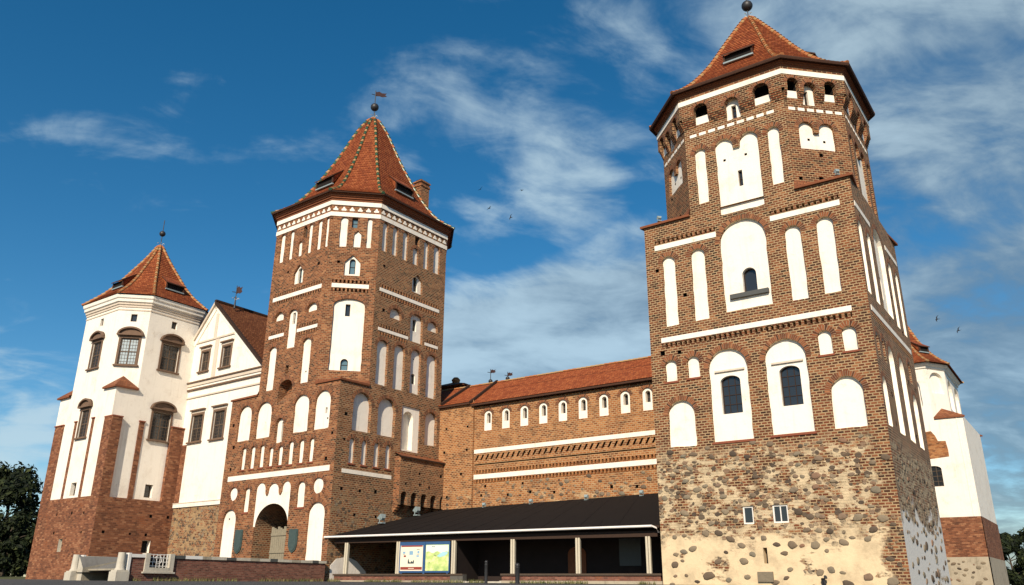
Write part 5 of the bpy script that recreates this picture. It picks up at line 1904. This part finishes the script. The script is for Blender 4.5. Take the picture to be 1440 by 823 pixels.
# information board between two posts
IB = thing('information_board', 'blue framed double board with a cream poster and a green map under the pavilion eave', 'information board', tuple(PF.pt(7, 2.3, -.2)))
mb = MB()
mb.prism(PF, rect(5.28, 8.75, 2.36, 4.08), -.26, -.20, 'blue_paint')
mb.prism(PF, rect(6.97, 7.09, 2.3, 4.06), -.20, -.17, 'blue_paint')
for u in (5.45, 8.6):
    mb.box(PF.pt(u, 2.34, -.24), PF.u3, PF.n3, Z3, .04, .03, .06, 'blue_paint')
mb.build('board', 'blue_paint', IB)
mb = MB()
P_ = PF
mb.prism(P_, rect(5.36, 6.93, 2.46, 3.88), -.20, -.185, 'poster_cream')
mb.prism(P_, rect(5.40, 6.90, 3.80, 3.88), -.185, -.183, 'poster_red')
mb.prism(P_, rect(5.40, 6.90, 2.52, 2.68), -.185, -.183, 'poster_red')
mb.prism(P_, rect(5.95, 6.35, 2.585, 2.615), -.183, -.182, 'poster_cream')
for u, v, w_, h_, c_ in ((5.62, 3.48, .18, .12, 'poster_blue'), (6.12, 3.46, .26, .22, 'poster_blue'), (6.62, 3.5, .14, .14, 'poster_blue'), (5.68, 3.28, .16, .10, 'poster_red'),
                         (6.58, 3.28, .18, .10, 'poster_blue'), (6.60, 3.64, .2, .03, 'poster_ink'), (5.62, 3.38, .16, .02, 'poster_ink'), (6.60, 3.38, .18, .02, 'poster_ink')):
    mb.prism(P_, rect(u - w_ / 2, u + w_ / 2, v - h_ / 2, v + h_ / 2), -.185, -.183, c_)
mb.prism(P_, [(5.90, 2.86), (6.34, 2.86), (6.34, 3.02), (6.30, 3.08), (6.26, 3.0), (6.22, 2.95), (6.14, 3.04), (6.10, 2.93), (6.02, 2.94), (5.98, 3.04), (5.94, 3.16), (5.90, 3.02)], -.185, -.183, 'poster_ink')
mb.build('poster', 'poster_cream', IB)
mb = MB()
mb.prism(P_, rect(7.13, 8.69, 2.46, 3.90), -.20, -.185, 'map_green')
wav = [(7.15 + 1.52 * k / 12, 3.48 + .06 * sin(k * 1.3)) for k in range(13)]
mb.prism(P_, wav + [(8.67, 3.88), (7.15, 3.88)], -.185, -.183, 'map_sky')
mb.prism(P_, [(7.9, 3.26), (8.1, 3.2), (8.4, 3.27), (8.6, 3.38), (8.62, 3.5), (8.3, 3.5), (8.05, 3.38)], -.183, -.181, 'map_lake')
for u, v in ((7.75, 3.32), (7.82, 3.28), (7.6, 3.8), (7.7, 3.79), (7.4, 2.9)):
    mb.prism(P_, rect(u - .035, u + .035, v - .02, v + .02), -.181, -.180, 'poster_ink')
mb.build('map', 'map_green', IB)


# flood lamps
def flood(loc, aim, size, label, grp):
    x, y, z = loc
    L = thing('floodlight', label, 'floodlight', loc, grp)
    a = Vector((aim[0], aim[1], 0)).normalized()
    s_ = Vector((-a.y, a.x, 0))
    mb = MB()
    mb.box(Vector(loc) + Z3 * .05 * size, a, s_, Z3, .22 * size, .22 * size, .05 * size, 'lamp_grey')
    for k in (-1, 1):
        mb.box(Vector(loc) + s_ * .27 * size * k + Z3 * .25 * size, a, s_, Z3, .04 * size, .02 * size, .24 * size, 'lamp_grey')
    mb.build('bracket', 'lamp_grey', L)
    d = (a + Z3 * 1.1).normalized()
    e = s_.cross(d).normalized()
    c_ = Vector(loc) + Z3 * .5 * size
    mb = MB()
    q = lambda i, j, k: c_ + s_ * i * size + e * j * size + d * k * size
    back, front = [(-.18, -.13), (.18, -.13), (.18, .13), (-.18, .13)], [(-.32, -.26), (.32, -.26), (.32, .26), (-.32, .26)]
    b_, f_ = [q(i, j, -.2) for i, j in back], [q(i, j, .14) for i, j in front]
    mb.face(b_[::-1], None, 'lamp_grey')
    for i in range(4):
        mb.face([b_[i], b_[(i + 1) % 4], f_[(i + 1) % 4], f_[i]], None, 'lamp_grey')
    mb.build('housing', 'lamp_grey', L)
    mb = MB()
    mb.face([q(i * .96, j * .96, .13) for i, j in front], None, 'sky_glass')
    mb.build('glass', 'sky_glass', L)
    return L


def clone(root, delta, label):
    r = root.copy()
    COL.objects.link(r)
    r.location = Vector(root.location) + Vector(delta)
    r['label'] = label
    for ch in root.children:
        c_ = ch.copy()
        COL.objects.link(c_)
        c_.parent = r
        c_.matrix_parent_inverse = ch.matrix_parent_inverse.copy()
        for g_ in ch.children:
            d = g_.copy()
            COL.objects.link(d)
            d.parent = c_
    return r


p = MS1.pt(4.0, 5.50, .55)
fl = flood(tuple(p), (-MS1.n.x, -MS1.n.y), .78, 'large grey floodlight against the gate tower, nearer the low left end of the pavilion', 'floodlights on the pavilion roof')
clone(fl, MS1.pt(7.3, 6.22, .55) - p, 'large grey floodlight on the black roof under the bracketed bay')
p = CWf.pt(4.5, 6.74, .42)
fl = flood(tuple(p), (-CWf.n.x, -CWf.n.y), .45, 'small grey floodlight above the black roof, leftmost of four along the curtain wall', 'floodlights on the pavilion roof')
for u, lb in ((8.42, 'small grey floodlight above the black roof, second from left along the curtain wall'),
              (12.7, 'small grey floodlight above the black roof, third from left along the curtain wall'),
              (16.6, 'small grey floodlight above the black roof, next to the tall right brick tower')):
    clone(fl, CWf.pt(u, 6.74 + .012 * (u - 4.5), .42) - p, lb)
sc = thing('spotlight', 'small pale spotlight standing on the right shoulder roof of the tall brick tower', 'spotlight', (0, 0, 0))
COL.objects.unlink(sc)
bpy.data.objects.remove(sc)
p = Vector((*(Vector(rsq[1]) * .55 + (Vector(roc[2]) + Vector(roc[3])) * .225), 21.45))
fs = flood(tuple(p), (-.2, 1), .42, 'small pale spotlight on the right shoulder roof of the tall brick tower', 'spotlights on the tower shoulders')
p2 = Vector((*(Vector(rsq[0]) * .55 + (Vector(roc[0]) + Vector(roc[1])) * .225), 21.45))
clone(fs, p2 - p, 'small pale spotlight on the left shoulder roof of the tall brick tower')

# ================================================================== BRIDGE with parapets and gate pillars
nM = MS0.n
b0 = c1 + Vector((.8, -.6)) * .3
BW = Facade(b0 + nM * 18, b0, 12)
BL = Facade(b0 + nM * 18 - MS0.u * 5.5, b0 - MS0.u * 5.5, 40)
mb = MB()
P0, P1 = BW, BL
mb.face([BW.pt(5.2, 2.2, -.2), BW.pt(18, 2.2, -.2), BL.pt(18, 2.2, .2), BL.pt(5.2, 2.2, .2)], None, 'dark_stone')
structure(mb.build('bridge_deck', 'dark_stone'))
RW = thing('parapet_wall', 'red brick bridge parapet with grey and white coping blocks in front of the arched gate', 'wall', tuple(BW.pt(11, 1.7, 0)))
BW.holes.append((rect(6.05, 7.5, 2.25, 3.3), .5))
mb = MB()
for (pl, d0) in (([(5.18, 1.0), (17.7, 1.0), (17.7, 2.88), (7.5, 2.88), (7.5, 2.27), (6.05, 2.27), (6.05, 2.90), (5.18, 2.90)], -.4),):
    mb.prism(BW, pl, d0, 0, 'parapet_brick')
mb.build('wall', 'parapet_brick', RW)
r = random.Random(5)
u = 5.2
k = 0
while u < 17.6:
    wd = (.85, .55, .95, .6)[k % 4] * r.uniform(.85, 1.15)
    if 5.95 < u + wd and u < 7.6:
        u = 7.6 if u > 5.8 else u
        if u + wd > 6.0 and u < 6.0:
            wd = 5.98 - u
    if u + wd > 17.75:
        wd = 17.75 - u
    if wd > .05:
        mb = MB()
        mb.prism(BW, rect(u + .01, u + wd - .01, 2.885, 3.04 + r.uniform(-.01, .01)), -.46, .06, ('white_paint', 'panel_grey', 'pale_stone', 'grey_stone')[k % 4] if k % 2 else ('white_paint' if u < 9 else 'pale_stone'))
        mb.build('coping_block', 'white_paint', RW)
    u += max(wd, .05)
    k += 1
mb = MB()
for a, b, c_, d, e in ((5.98, 6.22, 2.2, 3.1, .1), (7.32, 7.56, 2.2, 3.1, .1), (6.22, 7.32, 2.2, 2.42, .1), (5.9, 7.64, 2.14, 2.22, .16)):
    mb.prism(BW, rect(a, b, c_, d), -.3, e, 'pale_stone')
pn = mb.build('stone_frame', 'pale_stone', RW)
mb = MB()
for k in range(6):
    u = 6.30 + .19 * k
    mb.box(BW.pt(u, 2.75, -.1), BW.u3, BW.n3, Z3, .014, .014, .33, 'white_paint')
for v in (2.5, 2.7, 2.9, 3.06):
    mb.box(BW.pt(6.77, v, -.1), BW.u3, BW.n3, Z3, .55, .015, .014, 'white_paint')
ringp = [BW.pt(6.77 + .2 * cos(2 * pi * k / 16), 2.8 + .2 * sin(2 * pi * k / 16), -.1) for k in range(17)]
mb.tube(ringp, .018, 6, 'white_paint', False)
mb.build('grille', 'white_paint', RW)
mb = MB()
mb.prism(BW, rect(6.2, 7.35, 2.4, 3.0), -.36, -.3, 'void_dark')
mb.build('grille_back', 'void_dark', RW)
LW = thing('parapet_wall', 'far brick parapet of the bridge seen beside the left stone pillar', 'wall', tuple(BL.pt(11, 1.7, 0)))
mb = MB()
mb.prism(BL, rect(5.72, 17.5, 1.0, 2.9), -.4, 0, 'parapet_brick')
mb.build('wall', 'parapet_brick', LW)
mb = MB()
mb.prism(BL, rect(5.70, 17.5, 2.9, 3.04), -.45, .05, 'pale_stone')
mb.build('coping', 'pale_stone', LW)


def pillar(f, u, label):
    b_ = f.pt(u, 1.6, -.1)
    T = thing('gate_pillar', label, 'pillar', tuple(b_), 'stone pillars at the bridge head')
    mb = MB()
    mb.box(b_ + Z3 * .28, f.u3, f.n3, Z3, .34, .34, .32, 'pale_stone')
    mb.box(b_ + Z3 * .62, f.u3, f.n3, Z3, .29, .29, .05, 'pale_stone')
    mb.build('pedestal', 'pale_stone', T)
    mb = MB()
    mb.tube([b_ + Z3 * z for z in (.66, .74, .78, 1.0, 1.35, 1.5)], [.26, .24, .205, .20, .185, .18], 18, 'pale_stone')
    mb.build('shaft', 'pale_stone', T)
    mb = MB()
    mb.box(b_ + f.u3 * .34 + Z3 * .75, f.u3, f.n3, Z3, .07, .16, .74, 'white_paint')
    mb.build('jamb', 'white_paint', T)
    return T


pillar(BW, 4.82, 'pale stone pillar left of the red parapet, beside the white grille')
pillar(BL, 5.28, 'pale stone half pillar left of the grey ramp, in front of the white tower base')
RP = thing('ramp', 'sloping grey wooden ramp between the two stone pillars', 'ramp', tuple(BL.pt(6, 1.7, 2.5)))
mb = MB()
mid = lambda u, v, t_: BL.pt(u, v, .0).lerp(BW.pt(u, v, -.4), t_)
n = 9
for k in range(n):
    a, b = 5.6 + 2.6 * k / n, 5.6 + 2.6 * (k + .9) / n
    za, zb = 2.38 + .62 * k / n, 2.38 + .62 * (k + .9) / n
    for (t0, t1) in ((.14, .97),):
        q = [mid(a, za, t0), mid(a, za, t1), mid(b, zb, t1), mid(b, zb, t0)]
        mb.face(q, None, 'ramp_board')
        mb.face([q[0] - Z3 * .09, q[1] - Z3 * .09, q[1], q[0]], None, 'grey_stone')
mb.build('ramp_deck', 'ramp_board', RP)
mb = MB()
for t0 in (.13,):
    q = [mid(5.3, 1.6, t0), mid(5.3, 2.35, t0), mid(5.6, 2.50, t0), mid(8.2, 3.1, t0), mid(8.2, 1.6, t0)]
    q2 = [p + BL.n3 * .1 for p in q]
    w0 = mid(5.3, 1.6, .03)
    mb.face([w0, mid(5.3, 1.6, .14), mid(5.3, 2.42, .14), mid(5.3, 3.0, .03)], None, 'pale_stone')
    mb.face([mid(5.3, 1.6, .14), mid(8.0, 1.6, .14), mid(8.0, 3.0, .14), mid(5.3, 2.42, .14)], None, 'grey_stone')
    mb.face([mid(5.3, 3.0, .03), mid(5.3, 2.42, .14), mid(8.0, 3.0, .14), mid(8.0, 3.05, .03)], None, 'ramp_board')
mb.build('ramp_cheek', 'pale_stone', RP)
mb = MB()
mb.face([mid(8.2, 1.6, .03), mid(8.2, 1.6, 1.0), mid(8.2, 2.95, 1.0), mid(8.2, 2.95, .03)], None, 'void_dark')
mb.build('ramp_back', 'void_dark', RP)

# bollards on the forecourt
def bollard(x, y, h, r_, label):
    z = gz(x, y)
    T = thing('bollard', label, 'bollard', (x, y, z), 'bollards on the forecourt')
    mb = MB()
    mb.tube([(x, y, z - .1), (x, y, z + h * .82), (x, y, z + h * .84), (x, y, z + h * .87)], [r_, r_, r_ * 1.15, r_ * .7], 14, 'black_metal')
    mb.build('shaft', 'black_metal', T)
    mb = MB()
    mb.sphere((x, y, z + h * .93), r_ * 1.05, 'black_metal', 14, 8)
    mb.build('knob', 'black_metal', T)


bollard(-1.12, 40.0, 1.02, .075, 'slim black bollard in front of the pavilion entrance gap')
bollard(.28, 33.0, .72, .085, 'black bollard with a round knob in front of the brick parapet of the pavilion')


# ================================================================== TREES
def tree(x, y, h, w_, seed, label, grp, n=5200, leaf=.55, name='leafy_tree'):
    z = gz(x, y)
    r = random.Random(seed)
    T = thing(name, label, 'tree', (x, y, z), grp)
    mb = MB()
    mb.tube([(x, y, z - .3), (x + .2, y, z + h * .3), (x, y + .2, z + h * .7)], [h * .03, h * .022, h * .008], 8, 'bark')
    cl = []
    for k in range(30):
        a = r.uniform(0, 2 * pi)
        zz_ = z + h * (.10 + .84 * r.random())
        f = sin(pi * min(1, max(.1, (zz_ - z) / h * .9 + .06))) ** .7
        d = w_ * f * r.uniform(.25, 1.0)
        c_ = Vector((x + d * cos(a), y + d * sin(a), zz_))
        cl.append((c_, r.uniform(.12, .22) * h * .75))
        if k % 2 == 0:
            mb.tube([(x, y, zz_ - h * .14), Vector((x, y, zz_ - h * .1)).lerp(c_, .5), c_], [h * .011, h * .007, h * .003], 6, 'bark')
    mb.build('trunk', 'bark', T)
    cr = MB()
    for k in range(n):
        c_, rad = cl[r.randrange(len(cl))]
        d = Vector((r.gauss(0, 1), r.gauss(0, 1), r.gauss(0, .8))).normalized() * rad * (r.random() ** .45)
        p = c_ + d
        nrm = (d.normalized() + Vector((r.gauss(0, .6), r.gauss(0, .6), r.gauss(.3, .6)))).normalized()
        a = nrm.orthogonal().normalized()
        b = nrm.cross(a)
        th = r.uniform(0, 2 * pi)
        a, b = a * cos(th) + b * sin(th), b * cos(th) - a * sin(th)
        s_ = leaf * r.uniform(.5, 1.2)
        cr.face([p - a * s_, p - b * s_ * .45 + nrm * .1 * s_, p + a * s_, p + b * s_ * .45 + nrm * .1 * s_], [(0, 0), (1, 0), (1, 1), (0, 1)], 'leaf_dark')
    cr.build('crown', 'leaf_dark', T)


GL, GR = 'trees beyond the white tower on the left', 'trees beyond the right white tower'
tree(-76, 112, 14.6, 5.4, 1, 'dark tree at the left edge of the photo, sky showing through its crown', GL, n=7000, leaf=.42)
tree(-68.5, 114, 15.0, 6.0, 2, 'tallest dark tree left of the white tower', GL, n=11000, leaf=.42)
tree(-70, 98, 9.5, 5.0, 3, 'low dark tree in front of the tall ones at the left edge', GL, n=9000, leaf=.4, name='bushy_tree')
tree(-62, 120, 15.6, 5.6, 4, 'dark tree half hidden behind the red brick base of the left white tower', GL, n=9000, leaf=.42)
tree(-61.5, 104, 7.5, 4.6, 8, 'low dark bush beside the foot of the left red brick base', GL, n=8000, leaf=.4, name='bushy_tree')
tree(75, 128, 7.6, 4.4, 5, 'dark round tree next to the stone foot of the right white tower', GR, n=8000, leaf=.42, name='bushy_tree')
tree(83.5, 132, 9.0, 5.0, 6, 'dark tree at the right edge of the photo', GR, n=8000, leaf=.42)
tree(79.5, 122, 5.6, 4.6, 7, 'low dark tree between the two trees at the right edge', GR, n=8000, leaf=.42, name='bushy_tree')

# weeds along the foot of the pavilion plinth and of the bridge parapet
m, t = material('weed')
rpi = t.add('ShaderNodeNewGeometry').outputs['Random Per Island']
finish(t, t.ramp(rpi, [(0.0, (0.06, 0.085, 0.02)), (0.5, (0.13, 0.14, 0.045)), (1.0, (0.28, 0.23, 0.10))]), 0.8)
mb = MB()
r = random.Random(9)
for f, u0, u1, n in ((PF, .4, 21, 2600), (BW, 5.4, 17.6, 900)):
    for k in range(n):
        u = r.uniform(u0, u1)
        if noise.noise(Vector((u * .9, 3.3, 0))) < -.05:
            continue
        q = f.pt(u, 0, .08 + abs(r.gauss(0, .14)))
        z = gz(q.x, q.y) - .02
        h = r.uniform(.06, .26)
        a = r.uniform(0, 2 * pi)
        d = Vector((cos(a), sin(a), 0))
        b = Vector((q.x, q.y, z))
        tip = b + Z3 * h + d * h * r.uniform(.2, .7)
        sd_ = Vector((-d.y, d.x, 0)) * .018
        mb.face([b - sd_, b + sd_, tip], [(0, 0), (1, 0), (0, 1)], 'weed')
structure(mb.build('weeds', 'weed'), 'stuff')

# ================================================================== BIRDS
BD = [((-.0286, .8993, .4363), 70, .5, 'tiny dark bird in front of the small cloud, lowest left of the flock', .3),
      ((-.0019, .9045, .4265), 66, .62, 'dark bird below the bright cloud puff, boldest of its flock', 1.2),
      ((.0113, .8899, .4561), 80, .55, 'tiny bird high in the blue gap right of its flock', -.4),
      ((-.0391, .8886, .457), 78, .55, 'faint bird at the upper left of the flock in mid sky', .8),
      ((.4643, .841, .2778), 70, .62, 'swallow banking over the orange roof at the right, upper of two', 1.1),
      ((.4821, .8356, .2633), 70, .62, 'swallow banking over the orange roof at the right, lower of two', 1.0)]
for d, dist, ws, lb, bank in BD:
    c_ = Vector(d) * dist + Vector((0, 0, EYE))
    fwd = Vector((cos(bank * 2), sin(bank * 2), .1)).normalized()
    lat = fwd.cross(Z3).normalized()
    lat = (lat * cos(bank) + Z3 * sin(bank)).normalized()
    up = lat.cross(fwd)
    mb = MB()
    s_ = ws
    rows = []
    for t_, rr_ in ((.42, .004), (.36, .03), (.25, .055), (.05, .07), (-.15, .05), (-.28, .025), (-.34, .03)):
        rows.append([c_ + fwd * t_ * s_ * .6 + lat * rr_ * s_ * cos(2 * pi * k / 8) + up * rr_ * s_ * .85 * sin(2 * pi * k / 8) for k in range(8)])
    mb.grid(rows, 'bird_dark', True, True)
    for sg in (-1, 1):
        top, bot = [], []
        for t_, ch, sw, rz_ in ((0.03, .15, .04, .03), (.22, .14, .06, .10), (.38, .10, 0.0, .12), (.55, .03, -.12, .10)):
            q = c_ + lat * sg * t_ * s_ + up * rz_ * s_
            top.append([q + fwd * (sw + ch / 2) * s_ + up * .006, q + fwd * (sw - ch / 2) * s_ + up * .006])
            bot.append([q + fwd * (sw + ch / 2) * s_ - up * .006, q + fwd * (sw - ch / 2) * s_ - up * .006])
        mb.grid(top, 'bird_dark')
        mb.grid(bot, 'bird_dark')
    tl = c_ - fwd * .19 * s_
    for sg in (-1, 1):
        mb.face([tl, tl - fwd * .2 * s_ + lat * sg * .10 * s_, tl - fwd * .12 * s_ + lat * sg * .02 * s_, tl - fwd * .05 * s_], None, 'bird_dark')
    tag(mb.build('flying_bird', 'bird_dark'), lb, 'bird', 'birds in the sky')
